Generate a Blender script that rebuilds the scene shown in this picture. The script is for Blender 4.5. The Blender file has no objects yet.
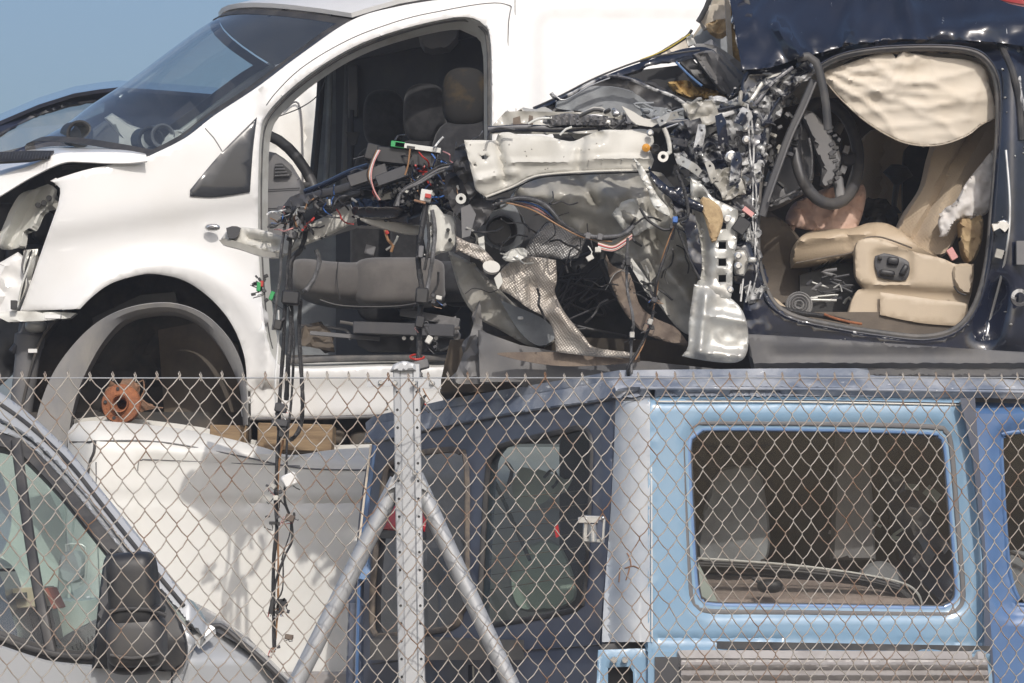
import bpy, math, random
from mathutils import Vector, Matrix, noise
from mathutils.geometry import delaunay_2d_cdt
R = math.radians
scene = bpy.context.scene
# ------------------------------------------------------------------ camera, sky, sun, exposure
F, CX, HY, CZ = 3600.0, 512.0, 560.0, 1.6
cam_d = bpy.data.cameras.new("camera"); cam = bpy.data.objects.new("camera", cam_d)
scene.collection.objects.link(cam)
cam.location = (0, 0, CZ); cam.rotation_euler = (R(90), 0, 0)
cam_d.sensor_width = 36; cam_d.lens = F / 1024 * 36
cam_d.shift_y = (HY - 341.5) / 1024
cam_d.clip_start = 0.5; cam_d.clip_end = 3000
scene.camera = cam
SUN_EL, SUN_AZ = R(35.5), R(12)                      # azimuth to the right of straight behind the camera
to_sun = Vector((math.sin(SUN_AZ) * math.cos(SUN_EL), -math.cos(SUN_AZ) * math.cos(SUN_EL), math.sin(SUN_EL)))
world = bpy.data.worlds.new("World"); scene.world = world; world.use_nodes = True
wn = world.node_tree.nodes; wl = world.node_tree.links
sky = wn.new('ShaderNodeTexSky'); sky.sky_type = 'NISHITA'; sky.sun_disc = False
sky.sun_elevation = SUN_EL; sky.sun_rotation = math.atan2(to_sun.x, to_sun.y)
sky.air_density = 1.0; sky.dust_density = 4.2; sky.ozone_density = 3.6; sky.altitude = 0
wl.new(sky.outputs[0], wn['Background'].inputs[0]); wn['Background'].inputs[1].default_value = 0.147
sun_d = bpy.data.lights.new("sun", 'SUN'); sun = bpy.data.objects.new("sun", sun_d); scene.collection.objects.link(sun)
sun_d.energy = 2.85; sun_d.angle = R(0.55); sun_d.color = (1, 0.945, 0.88)
sun.rotation_euler = (-to_sun).to_track_quat('-Z', 'Y').to_euler(); sun.location = (4, -6, 12)
vs = scene.view_settings; vs.view_transform = 'Standard'; vs.look = 'None'; vs.gamma = 1; vs.use_curve_mapping = False
vs.exposure = -0.19
scene.cycles.max_bounces = 8; scene.cycles.transparent_max_bounces = 16

# ------------------------------------------------------------------ helpers
def P(px, py, Y):
    return Vector(((px - CX) / F * Y, Y, CZ + (HY - py) / F * Y))
def lerp(a, b, t): return a + (b - a) * t
def nz(x, y, s=1.0, seed=0.0): return noise.noise(Vector((x * s + seed * 7.3, y * s - seed * 3.1, seed)))
def ridged(x, y, s=1.0, seed=0.0, octv=3):
    a, t = 1.0, 0.0
    for i in range(octv):
        t += a * (1 - 2.2 * abs(nz(x, y, s, seed + i * 5.7))); a *= .5; s *= 2.1
    return t / 1.75
def crump(Y, amp=.02, s=.03, seed=1.0):
    f = Y if callable(Y) else (lambda x, y: Y)
    return lambda x, y: f(x, y) - amp * ridged(x, y, s, seed)
def seg_fold(x, y, x0, y0, x1, y1, w):
    dx, dy = x1 - x0, y1 - y0; L = dx * dx + dy * dy or 1e-6
    t = max(0, min(1, ((x - x0) * dx + (y - y0) * dy) / L))
    d = math.hypot(x - x0 - t * dx, y - y0 - t * dy)
    return math.exp(-(d / w) ** 2)
def catmull(pts, closed, step):
    out = []; n = len(pts)
    rng = range(n if closed else n - 1)
    for i in rng:
        p1, p2 = pts[i], pts[(i + 1) % n]
        p0 = pts[i - 1] if (closed or i > 0) else p1
        p3 = pts[(i + 2) % n] if (closed or i + 2 < n) else p2
        L = math.dist(p1, p2); k = max(1, int(L / step))
        for j in range(k):
            t = j / k; t2 = t * t; t3 = t2 * t
            out.append(tuple(.5 * ((2 * b) + (c - a) * t + (2 * a - 5 * b + 4 * c - d) * t2 + (3 * b - a - 3 * c + d) * t3)
                             for a, b, c, d in zip(p0, p1, p2, p3)))
    if not closed: out.append(tuple(pts[-1]))
    return out
def straight(pts, closed, step):
    out = []; n = len(pts)
    for i in range(n if closed else n - 1):
        a, b = pts[i], pts[(i + 1) % n]; k = max(1, int(math.dist(a, b) / step))
        for j in range(k): out.append(tuple(lerp(u, v, j / k) for u, v in zip(a, b)))
    if not closed: out.append(tuple(pts[-1]))
    return out
def outline(pts, smooth, step):
    """closed px outline; points with a third value 1 are sharp corners when smooth"""
    if not smooth: return straight([p[:2] for p in pts], True, step)
    sh = [i for i, p in enumerate(pts) if len(p) > 2]
    q = [p[:2] for p in pts]
    if not sh: return catmull(q, True, step)
    out = []
    for k, i in enumerate(sh):
        j = sh[(k + 1) % len(sh)]
        idx = []; m = i
        while True:
            idx.append(m)
            if m == j and len(idx) > 1: break
            m = (m + 1) % len(q)
        out += catmull([q[a] for a in idx], False, step)[:-1]
    return out
def jag(pts, amp, step, seed):
    """ragged torn edge"""
    rr = random.Random(seed); o = []
    for x, y in straight([p[:2] for p in pts], True, step):
        o.append((x + rr.uniform(-amp, amp), y + rr.uniform(-amp, amp)))
    return o
def inside(x, y, poly):
    c = False; n = len(poly); j = n - 1
    for i in range(n):
        xi, yi = poly[i]; xj, yj = poly[j]
        if (yi > y) != (yj > y) and x < (xj - xi) * (y - yi) / (yj - yi) + xi: c = not c
        j = i
    return c
def shoelace(p): return sum(p[i][0] * p[(i + 1) % len(p)][1] - p[(i + 1) % len(p)][0] * p[i][1] for i in range(len(p)))

ROOT = {}
class MB:
    def __init__(s): s.v = []; s.f = []; s.m = []; s.mats = []; s.isl = []
    def slot(s, m):
        if m not in s.mats: s.mats.append(m)
        return s.mats.index(m)
    def add(s, vs_, fs, m):
        o = len(s.v); k = s.slot(m); s.v += [tuple(v) for v in vs_]; s.isl.append((o, len(s.v), len(s.f), len(s.f) + len(fs)))
        s.f += [tuple(i + o for i in f) for f in fs]; s.m += [k] * len(fs)
        return s
    def panel(s, pts, Y, m, holes=(), th=.02, step=14, smooth=False, roll=0.0, hs=True, estep=None):
        f = Y if callable(Y) else (lambda x, y: Y)
        es = estep or min(step, 8)
        loops = [outline(pts, smooth, es)] + [outline(h, hs, es) for h in holes]
        v2 = []; ed = []; rl = []
        for li, L in enumerate(loops):
            o = len(v2); n = len(L)
            for i, p in enumerate(L): v2.append(Vector(p)); rl.append(roll); ed.append((o + i, o + (i + 1) % n))
            if roll:                                        # a ring just inside, so that the edge turns away
                ccw = shoelace(L) > 0
                for i in range(n):
                    a, b = L[i - 1], L[(i + 1) % n]; dx, dy = b[0] - a[0], b[1] - a[1]; l = math.hypot(dx, dy) or 1
                    nx, ny = (-dy / l, dx / l) if ccw else (dy / l, -dx / l)
                    if li: nx, ny = -nx, -ny
                    q = (L[i][0] + nx * 2.2, L[i][1] + ny * 2.2)
                    if inside(*q, loops[0]) and not any(inside(*q, h) for h in loops[1:]):
                        v2.append(Vector(q)); rl.append(0)
        xs = [p[0] for p in loops[0]]; ys = [p[1] for p in loops[0]]
        rr = random.Random(5)
        y = min(ys) + step * .5; row = 0
        while y < max(ys):
            x = min(xs) + step * (.5 if row % 2 else .0)
            while x < max(xs):
                q = (x + rr.uniform(-.12, .12) * step, y + rr.uniform(-.12, .12) * step)
                if inside(*q, loops[0]) and not any(inside(*q, h) for h in loops[1:]):
                    v2.append(Vector(q)); rl.append(0)
                x += step
            y += step * .87; row += 1
        vo, eo, fo, ov, oe, of = delaunay_2d_cdt(v2, ed, [], 0, 1e-4)
        front = []
        for i, p in enumerate(vo):
            r = rl[ov[i][0]] if ov[i] else 0
            front.append(P(p.x, p.y, f(p.x, p.y) + r))
        tris = []
        for t in fo:
            cx = sum(vo[i].x for i in t) / 3; cy = sum(vo[i].y for i in t) / 3
            if not inside(cx, cy, loops[0]) or any(inside(cx, cy, h) for h in loops[1:]): continue
            a, b, c = (front[i] for i in t)
            n = (b - a).cross(c - a)
            tris.append(tuple(t) if n.y < 0 else tuple(reversed(t)))
        if th:
            nn = [Vector() for _ in front]; cnt = {}
            for t in tris:
                a, b, c = (front[i] for i in t); n = (b - a).cross(c - a)
                for i in t: nn[i] += n
                for e in ((t[0], t[1]), (t[1], t[2]), (t[2], t[0])): cnt[e] = 1
            n0 = len(front)
            back = [front[i] + (nn[i].normalized() * -th if nn[i].length > 0 and th < .045 else Vector((0, th, 0))) for i in range(n0)]
            fs = tris + [tuple(i + n0 for i in reversed(t)) for t in tris]
            for (a, b) in cnt:
                if (b, a) not in cnt: fs.append((b, a, a + n0, b + n0))
            s.add(front + back, fs, m)
        else: s.add(front, tris, m)
        return s
    def tube(s, pts, r, m, sides=8, closed=False, sm=True, flat=1.0, step=None, cap=True):
        pts = [tuple(p) for p in pts]
        if sm and len(pts) > 2: pts = catmull(pts, closed, step or max(.012, 2.2 * (r if not callable(r) else r(0))))
        pts = [Vector(p) for p in pts]; n = len(pts); vs_ = []; fs = []
        up = Vector((0, -1, 0.02))
        for i, p in enumerate(pts):
            a = pts[i - 1] if (i or closed) else p; b = pts[(i + 1) % n] if (i < n - 1 or closed) else p
            t = (b - a).normalized() if (b - a).length else Vector((0, 0, 1))
            u = t.cross(up)
            if u.length < .05: u = t.cross(Vector((1, 0, 0)))
            u.normalize(); w = u.cross(t).normalized()
            rr = r(i / max(1, n - 1)) if callable(r) else r
            for k in range(sides):
                an = 2 * math.pi * k / sides
                vs_.append(p + u * (math.cos(an) * rr) + w * (math.sin(an) * rr * flat))
        for i in range(n if closed else n - 1):
            j = (i + 1) % n
            for k in range(sides):
                k2 = (k + 1) % sides
                fs.append((i * sides + k, i * sides + k2, j * sides + k2, j * sides + k))
        if not closed and cap:
            fs.append(tuple(range(sides - 1, -1, -1))); fs.append(tuple((n - 1) * sides + k for k in range(sides)))
        return s.add(vs_, fs, m)
    def ptube(s, pts, Y, rpx, m, **k):
        """pts are (px, py[, extra depth]); radius in px"""
        f = Y if callable(Y) else (lambda x, y: Y)
        q = [P(p[0], p[1], f(p[0], p[1]) + (p[2] if len(p) > 2 else 0)) for p in pts]
        y0 = q[0].y
        r = (lambda t: rpx(t) * y0 / F) if callable(rpx) else rpx * y0 / F
        return s.tube(q, r, m, **k)
    def box(s, c, size, m, rot=None, bev=.12):
        """box with chamfered edges"""
        hx, hy, hz = [d / 2 for d in size]; b = min(hx, hy, hz) * bev
        vs_ = []; M = rot or Matrix.Identity(3); c = Vector(c); idx = {}
        for sx in (-1, 1):
            for sy in (-1, 1):
                for sz in (-1, 1):
                    for ax in range(3):
                        h = [hx - b, hy - b, hz - b]; h[ax] += b
                        idx[(sx, sy, sz, ax)] = len(vs_)
                        vs_.append(c + M @ Vector((sx * h[0], sy * h[1], sz * h[2])))
        fs = []
        for ax in range(3):
            o = [a for a in range(3) if a != ax]
            for sg in (-1, 1):
                q = []
                for u, v in ((-1, -1), (1, -1), (1, 1), (-1, 1)):
                    k = [0, 0, 0]; k[ax] = sg; k[o[0]] = u; k[o[1]] = v; q.append(idx[(*k, ax)])
                fs.append(tuple(q))
        for ax in range(3):
            o = [a for a in range(3) if a != ax]
            for u in (-1, 1):
                for v in (-1, 1):
                    q = []
                    for w, oo in ((-1, o[0]), (-1, o[1]), (1, o[1]), (1, o[0])):
                        k = [0, 0, 0]; k[ax] = w; k[o[0]] = u; k[o[1]] = v; q.append(idx[(*k, oo)])
                    fs.append(tuple(q))
        for sx in (-1, 1):
            for sy in (-1, 1):
                for sz in (-1, 1): fs.append(tuple(idx[(sx, sy, sz, a)] for a in range(3)))
        # orient outwards
        o2 = []
        for f_ in fs:
            cc = sum((vs_[i] for i in f_), Vector()) / len(f_)
            n = (vs_[f_[1]] - vs_[f_[0]]).cross(vs_[f_[2]] - vs_[f_[0]])
            o2.append(f_ if n.dot(cc - c) > 0 else tuple(reversed(f_)))
        return s.add(vs_, o2, m)
    def pbox(s, px, py, w, h, Y, d, m, ang=0, bev=.12, yaw=0, pitch=0):
        """box centred on a pixel at depth Y, w/h in px, d metres deep, ang degrees clockwise in view"""
        M = Matrix.Rotation(R(yaw), 3, 'Z') @ Matrix.Rotation(R(ang), 3, 'Y') @ Matrix.Rotation(R(pitch), 3, 'X')
        return s.box(P(px, py, Y), (w * Y / F, d, h * Y / F), m, M, bev)
    def pod(s, c, size, m, p=3.5, n=20, rot=None, fn=None):
        """rounded pillow solid"""
        vs_ = []; fs = []; M = rot or Matrix.Identity(3); c = Vector(c)
        def q(a, e): return math.copysign(abs(a) ** e, a)
        e = 2 / p
        for i in range(n + 1):
            th = -math.pi / 2 + math.pi * i / n
            for j in range(2 * n):
                ph = math.pi * j / n
                v = Vector((q(math.cos(th), e) * q(math.cos(ph), e) * size[0] / 2, q(math.cos(th), e) * q(math.sin(ph), e) * size[1] / 2, q(math.sin(th), e) * size[2] / 2))
                if fn: v = fn(v)
                vs_.append(c + M @ v)
        for i in range(n):
            for j in range(2 * n):
                k = (j + 1) % (2 * n)
                fs.append((i * 2 * n + j, i * 2 * n + k, (i + 1) * 2 * n + k, (i + 1) * 2 * n + j))
        return s.add(vs_, fs, m)
    def ppod(s, px, py, w, h, Y, d, m, ang=0, **k):
        return s.pod(P(px, py, Y), (w * Y / F, d, h * Y / F), m, rot=Matrix.Rotation(R(ang), 3, 'Y'), **k)
    def lathe(s, c, axis, prof, m, seg=28):
        """prof: (radius, along) pairs"""
        c = Vector(c); a = Vector(axis).normalized(); u = a.cross(Vector((0.31, 0.2, 1))).normalized(); w = a.cross(u)
        vs_ = []; fs = []
        for r_, h in prof:
            for k in range(seg):
                t = 2 * math.pi * k / seg; vs_.append(c + a * h + (u * math.cos(t) + w * math.sin(t)) * r_)
        for i in range(len(prof) - 1):
            for k in range(seg):
                k2 = (k + 1) % seg; fs.append((i * seg + k, i * seg + k2, (i + 1) * seg + k2, (i + 1) * seg + k))
        return s.add(vs_, fs, m)
    def cyl(s, a, b, r, m, seg=16):
        a, b = Vector(a), Vector(b); L = (b - a).length
        return s.lathe(a, b - a, [(0.0001, 0), (r * .9, 0), (r, r * .1), (r, L - r * .1), (r * .9, L), (0.0001, L)], m, seg)
    def loft(s, rows, m, th=0.0):
        n = len(rows[0]); vs_ = [Vector(p) for r_ in rows for p in r_]; fs = []
        for i in range(len(rows) - 1):
            for j in range(n - 1): fs.append((i * n + j, i * n + j + 1, (i + 1) * n + j + 1, (i + 1) * n + j))
        if th:
            nn = [Vector() for _ in vs_]
            for f_ in fs:
                c = (vs_[f_[1]] - vs_[f_[0]]).cross(vs_[f_[3]] - vs_[f_[0]])
                for i in f_: nn[i] += c
            k = len(vs_); vs_ += [vs_[i] + nn[i].normalized() * th for i in range(k)]
            nr = len(rows); fs2 = [tuple(i + k for i in reversed(f_)) for f_ in fs]
            ring = [j for j in range(n)] + [i * n + n - 1 for i in range(1, nr)] + [(nr - 1) * n + j for j in range(n - 2, -1, -1)] + [i * n for i in range(nr - 2, 0, -1)]
            fs += fs2 + [(ring[(i + 1) % len(ring)], ring[i], ring[i] + k, ring[(i + 1) % len(ring)] + k) for i in range(len(ring))]
        return s.add(vs_, fs, m)
    def pieces(s):
        """groups of shapes that stand well apart: each becomes an object of its own"""
        bx = []
        for a, b, _, _ in s.isl:
            q = s.v[a:b]; lo = [min(p[i] for p in q) for i in range(3)]; hi = [max(p[i] for p in q) for i in range(3)]
            bx.append((lo, hi, max(h - l for l, h in zip(lo, hi))))
        n = len(bx); par = list(range(n))
        def find(i):
            while par[i] != i: i = par[i]
            return i
        for i in range(n):
            for j in range(i + 1, n):
                g = math.sqrt(sum(max(0, bx[i][0][k] - bx[j][1][k], bx[j][0][k] - bx[i][1][k]) ** 2 for k in range(3)))
                if g <= max(.018, .46 * max(bx[i][2], bx[j][2])):
                    a, b = find(i), find(j)
                    if a != b: par[b] = a
        gr = {}
        for i in range(n): gr.setdefault(find(i), []).append(i)
        return sorted(gr.values(), key=lambda g: -max(bx[i][2] for i in g))
    def build(s, name, parent=None, sharp=38, label=None, split=True):
        groups = s.pieces() if (split and parent is not None and 1 < len(s.isl) < 400) else [list(range(len(s.isl)))]
        out = None
        for g in groups:
            v, f, m = [], [], []
            for i in g:
                a, b, c, d = s.isl[i]; o = len(v) - a
                v += s.v[a:b]; f += [tuple(k + o for k in q) for q in s.f[c:d]]; m += s.m[c:d]
            used = sorted(set(m)); m = [used.index(k) for k in m]
            ob = s.build_one(name, parent, sharp, label, v, f, m, [s.mats[k] for k in used])
            out = out or ob
        return out
    def build_one(s, name, parent, sharp, label, v, f, m, mats):
        loc = ROOT.get(parent.name, Vector()) if parent else Vector()
        me = bpy.data.meshes.new(name)
        me.from_pydata([tuple(Vector(q) - loc) for q in v], [], f)
        for q in mats: me.materials.append(q)
        me.polygons.foreach_set('material_index', m)
        me.polygons.foreach_set('use_smooth', [True] * len(f))
        me.update(); me.set_sharp_from_angle(angle=R(sharp))
        o = bpy.data.objects.new(name, me); scene.collection.objects.link(o)
        if parent: o.parent = parent; ROOT[o.name] = loc
        if label: o['label'] = label
        return o
def thing(name, loc, label, cat, group=None):
    o = bpy.data.objects.new(name, None); scene.collection.objects.link(o); o.location = loc
    o.empty_display_size = .2; o['label'] = label; o['category'] = cat
    if group: o['group'] = group
    ROOT[o.name] = Vector(loc); return o
def tag(o, label, cat, group=None):
    o['label'] = label; o['category'] = cat
    if group: o['group'] = group
    return o

# ------------------------------------------------------------------ materials
def mat(name, col, rough=.5, metal=0, coat=0, col2=None, ns=6.0, lo=.4, hi=.6, bump=0, bs=60, r2=None, spec=.5, det=6, stretch=None, dist=0.0, specks=None, sheen=0):
    m = bpy.data.materials.new(name); m.use_nodes = True; nt = m.node_tree; N = nt.nodes; L = nt.links
    b = N['Principled BSDF']
    b.inputs['Base Color'].default_value = (*col, 1); b.inputs['Roughness'].default_value = rough
    b.inputs['Metallic'].default_value = metal; b.inputs['Coat Weight'].default_value = coat; b.inputs['Coat Roughness'].default_value = .06
    b.inputs['Specular IOR Level'].default_value = spec; b.inputs['Sheen Weight'].default_value = sheen
    tc = N.new('ShaderNodeTexCoord'); src = tc.outputs['Object']
    if stretch:
        mp = N.new('ShaderNodeMapping'); mp.inputs['Scale'].default_value = stretch; L.new(src, mp.inputs[0]); src = mp.outputs[0]
    last = None
    if col2:
        n = N.new('ShaderNodeTexNoise'); n.inputs['Scale'].default_value = ns; n.inputs['Detail'].default_value = det
        n.inputs['Roughness'].default_value = .62; n.inputs['Distortion'].default_value = dist; L.new(src, n.inputs['Vector'])
        rp = N.new('ShaderNodeMapRange'); rp.inputs[1].default_value = lo; rp.inputs[2].default_value = hi; L.new(n.outputs[0], rp.inputs[0])
        mx = N.new('ShaderNodeMix'); mx.data_type = 'RGBA'; mx.inputs[6].default_value = (*col, 1); mx.inputs[7].default_value = (*col2, 1)
        L.new(rp.outputs[0], mx.inputs[0]); last = mx.outputs[2]
        if r2 is not None:
            mr = N.new('ShaderNodeMapRange'); mr.inputs[3].default_value = rough; mr.inputs[4].default_value = r2
            L.new(rp.outputs[0], mr.inputs[0]); L.new(mr.outputs[0], b.inputs['Roughness'])
    if specks:                                             # (colour, scale, threshold, stretch)
        mp = N.new('ShaderNodeMapping'); mp.inputs['Scale'].default_value = specks[3]; L.new(tc.outputs['Object'], mp.inputs[0])
        n = N.new('ShaderNodeTexNoise'); n.inputs['Scale'].default_value = specks[1]; n.inputs['Detail'].default_value = 8; n.inputs['Roughness'].default_value = .7
        L.new(mp.outputs[0], n.inputs['Vector'])
        rp = N.new('ShaderNodeMapRange'); rp.inputs[1].default_value = specks[2]; rp.inputs[2].default_value = specks[2] + .04; L.new(n.outputs[0], rp.inputs[0])
        mx = N.new('ShaderNodeMix'); mx.data_type = 'RGBA'; mx.inputs[7].default_value = (*specks[0], 1)
        if last: L.new(last, mx.inputs[6])
        else: mx.inputs[6].default_value = (*col, 1)
        L.new(rp.outputs[0], mx.inputs[0]); last = mx.outputs[2]
    if last: L.new(last, b.inputs['Base Color'])
    if bump:
        n = N.new('ShaderNodeTexNoise'); n.inputs['Scale'].default_value = bs; n.inputs['Detail'].default_value = 4
        L.new(src, n.inputs['Vector'])
        bp = N.new('ShaderNodeBump'); bp.inputs['Strength'].default_value = bump; bp.inputs['Distance'].default_value = .01
        L.new(n.outputs[0], bp.inputs['Height']); L.new(bp.outputs[0], b.inputs['Normal'])
    return m
def glass(name, tint, refl=.9, base=.06, dirt=(.45, .44, .4), dust=.08, ns=5):
    m = bpy.data.materials.new(name); m.use_nodes = True; nt = m.node_tree; N = nt.nodes; L = nt.links; N.clear()
    out = N.new('ShaderNodeOutputMaterial'); tr = N.new('ShaderNodeBsdfTransparent'); tr.inputs[0].default_value = (*tint, 1)
    gl = N.new('ShaderNodeBsdfGlossy'); gl.inputs['Roughness'].default_value = .02; gl.inputs['Color'].default_value = (refl, refl, refl, 1)
    fr = N.new('ShaderNodeLayerWeight'); fr.inputs[0].default_value = .5
    pw = N.new('ShaderNodeMath'); pw.operation = 'POWER'; pw.inputs[1].default_value = 4.0; L.new(fr.outputs['Facing'], pw.inputs[0])
    ad = N.new('ShaderNodeMath'); ad.operation = 'MULTIPLY_ADD'; ad.inputs[1].default_value = 1 - base; ad.inputs[2].default_value = base; ad.use_clamp = True; L.new(pw.outputs[0], ad.inputs[0])
    mx = N.new('ShaderNodeMixShader'); L.new(ad.outputs[0], mx.inputs[0]); L.new(tr.outputs[0], mx.inputs[1]); L.new(gl.outputs[0], mx.inputs[2])
    df = N.new('ShaderNodeBsdfDiffuse'); df.inputs[0].default_value = (*dirt, 1)
    tc = N.new('ShaderNodeTexCoord'); n = N.new('ShaderNodeTexNoise'); n.inputs['Scale'].default_value = ns; n.inputs['Detail'].default_value = 9; n.inputs['Roughness'].default_value = .7
    L.new(tc.outputs['Object'], n.inputs[0]); mr = N.new('ShaderNodeMapRange'); mr.inputs[1].default_value = .35; mr.inputs[2].default_value = .75
    mr.inputs[3].default_value = dust * .5; mr.inputs[4].default_value = dust * 2; L.new(n.outputs[0], mr.inputs[0])
    m2 = N.new('ShaderNodeMixShader'); L.new(mr.outputs[0], m2.inputs[0]); L.new(mx.outputs[0], m2.inputs[1]); L.new(df.outputs[0], m2.inputs[2])
    L.new(m2.outputs[0], out.inputs[0]); return m
def weave(m, scale, strength=.25, rot=.6):
    """dimpled or woven relief"""
    nt = m.node_tree; N = nt.nodes; L = nt.links; tc = N.new('ShaderNodeTexCoord')
    mp = N.new('ShaderNodeMapping'); mp.inputs['Rotation'].default_value = (0, rot, 0); L.new(tc.outputs['Object'], mp.inputs[0])
    v = N.new('ShaderNodeTexVoronoi'); v.inputs['Scale'].default_value = scale; v.inputs['Randomness'].default_value = .12; L.new(mp.outputs[0], v.inputs['Vector'])
    bp = N.new('ShaderNodeBump'); bp.inputs['Strength'].default_value = strength; bp.inputs['Distance'].default_value = .006
    L.new(v.outputs['Distance'], bp.inputs['Height']); L.new(bp.outputs[0], N['Principled BSDF'].inputs['Normal']); return m

WHITE = mat('white_paint', (.76, .755, .74), .34, coat=.45, col2=(.69, .675, .64), ns=2.6, lo=.45, hi=.85, specks=((.5, .46, .4), 34, .765, (1, 1, 1)))
WHITE2 = mat('old_white_paint', (.74, .73, .69), .4, coat=.3, col2=(.66, .63, .57), ns=3, lo=.5, hi=.8, specks=((.35, .3, .25), 30, .74, (1, 1, 1)))
INNERW = mat('bare_inner_white', (.62, .62, .58), .4, coat=.2, col2=(.4, .38, .33), ns=7, lo=.5, hi=.75)
BLACKP = mat('black_plastic', (.022, .022, .024), .45, col2=(.05, .047, .042), ns=9, lo=.45, hi=.75, bump=.05, bs=300)
DGREY = mat('dark_grey_plastic', (.05, .05, .055), .5, col2=(.085, .08, .072), ns=5, lo=.45, hi=.8, bump=.06, bs=400)
MGREY = mat('mid_grey_plastic', (.13, .13, .135), .55, col2=(.18, .17, .16), ns=6, lo=.4, hi=.75, bump=.05, bs=300)
LINER = mat('grey_arch_liner', (.2, .2, .205), .6, col2=(.3, .285, .26), ns=7, lo=.4, hi=.75, bump=.2, bs=40, stretch=(1, 1, .5))
DIRT = mat('dusty_black_liner', (.035, .033, .031), .75, col2=(.12, .095, .07), ns=4, lo=.42, hi=.75, bump=.2, bs=20)
BROWND = mat('muddy_liner', (.075, .065, .055), .75, col2=(.16, .125, .09), ns=5, lo=.35, hi=.75, bump=.2, bs=25)
FABRIC = mat('charcoal_seat_fabric', (.011, .011, .013), .9, col2=(.026, .026, .028), ns=30, bump=.15, bs=500, sheen=.15)
SEATG = mat('worn_grey_seat_fabric', (.085, .078, .072), .85, col2=(.12, .11, .10), ns=8, bump=.15, bs=400, sheen=.3)
HREST = mat('mustard_mottled_fabric', (.014, .013, .012), .9, col2=(.075, .05, .018), ns=7, lo=.5, hi=.7, bump=.15, bs=500)  # charcoal mottled at random with mustard
RUBBER = mat('rubber_seal', (.03, .03, .032), .55, col2=(.08, .075, .07), ns=12, lo=.4, hi=.75)
RUBBERG = mat('dusty_rubber_seal', (.13, .12, .11), .6, col2=(.07, .07, .07), ns=14)
NAVY = mat('navy_paint', (.006, .008, .016), .22, coat=1, col2=(.012, .016, .035), ns=4, bump=.02, bs=12, specks=((.5, .5, .5), 22, .71, (1, 1, 1)))
NAVYS = mat('scratched_navy_paint', (.007, .009, .018), .22, coat=1, col2=(.012, .015, .028), ns=3, bump=.03, bs=9, specks=((.62, .62, .62), 9, .66, (2.2, 1, .45)))
CHIP = mat('chipped_navy_metal', (.010, .012, .022), .3, metal=.0, coat=.7, col2=(.5, .5, .49), ns=9, lo=.46, hi=.56, bump=.3, bs=40, r2=.35, dist=1.2)
SILV = mat('bare_primed_steel', (.5, .5, .47), .38, metal=.35, col2=(.3, .28, .25), ns=6, lo=.45, hi=.75, bump=.12, bs=30)
BEIGEP = mat('pale_primer_apron', (.58, .565, .515), .55, coat=.1, col2=(.42, .40, .34), ns=4, lo=.45, hi=.85, bump=.12, bs=9, specks=((.2, .18, .15), 26, .75, (1, 1, 1)))
OLIVE = mat('dusty_primer_wheelhouse', (.43, .415, .37), .42, coat=.3, col2=(.22, .205, .175), ns=4.5, lo=.4, hi=.7, bump=.15, bs=12)
SHIELD = weave(mat('dimpled_heat_shield', (.40, .37, .33), .42, metal=.45, col2=(.26, .21, .17), ns=6, lo=.4, hi=.75), 130, .5)
SHIELD2 = weave(mat('dark_heat_shield', (.25, .25, .25), .42, metal=.6, col2=(.15, .14, .13), ns=6, lo=.4, hi=.75), 130, .5)
BROWNM = mat('brown_insulation', (.21, .165, .125), .8, col2=(.13, .10, .08), ns=10, bump=.2, bs=80)
FOAM = mat('yellow_foam', (.48, .32, .12), .9, col2=(.24, .15, .055), ns=22, bump=.9, bs=45)
TAN = mat('tan_foam_padding', (.46, .34, .19), .9, col2=(.32, .22, .12), ns=14, bump=.4, bs=60)
HLINER = mat('beige_headliner', (.5, .45, .37), .9, col2=(.36, .31, .24), ns=6, bump=.1, bs=200, sheen=.2)
CREAM = mat('cream_airbag_cloth', (.68, .61, .51), .9, col2=(.60, .52, .41), ns=5, lo=.45, hi=.8, bump=.08, bs=600, sheen=.3)
PINK = mat('pink_airbag_cloth', (.60, .42, .34), .85, col2=(.5, .33, .26), ns=8, bump=.1, bs=300, sheen=.2)
BTRIM = mat('beige_seat_trim', (.50, .41, .30), .5, col2=(.42, .34, .25), ns=7, lo=.45, hi=.85, bump=.06, bs=300)
BSEAT = weave(mat('beige_seat_fabric', (.47, .38, .275), .85, col2=(.40, .31, .22), ns=7, lo=.45, hi=.8, sheen=.3), 110, .35)
BLEATH = mat('beige_leather', (.50, .40, .285), .5, col2=(.42, .33, .23), ns=6, lo=.45, hi=.8, bump=.12, bs=120)
TAUPE = mat('taupe_trim', (.16, .13, .10), .75, col2=(.1, .082, .065), ns=4, bump=.1, bs=60)
WCLOTH = mat('white_cloth', (.72, .7, .68), .85, col2=(.6, .56, .52), ns=6, bump=.1, bs=300)
RUST = mat('rusty_iron', (.36, .135, .055), .8, col2=(.17, .065, .035), ns=26, lo=.35, hi=.7, bump=.5, bs=120)
RUST2 = mat('rusty_tin', (.30, .16, .09), .8, col2=(.14, .10, .075), ns=18, lo=.35, hi=.7, bump=.4, bs=90)
WOOD = mat('weathered_timber', (.33, .23, .13), .8, col2=(.19, .125, .07), ns=7, lo=.35, hi=.7, bump=.25, bs=30, stretch=(1, 1, 9))
CABLE = mat('black_cable_sleeve', (.018, .018, .02), .42, col2=(.06, .055, .05), ns=40, lo=.5, hi=.75, bump=.5, bs=220)
CORR = mat('grey_conduit', (.14, .14, .145), .45, col2=(.06, .06, .06), ns=30, bump=.4, bs=200)
W_RED = mat('red_wire', (.45, .04, .03), .4); W_GRN = mat('green_wire', (.03, .30, .09), .4); W_WHT = mat('white_wire', (.7, .7, .68), .4)
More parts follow.
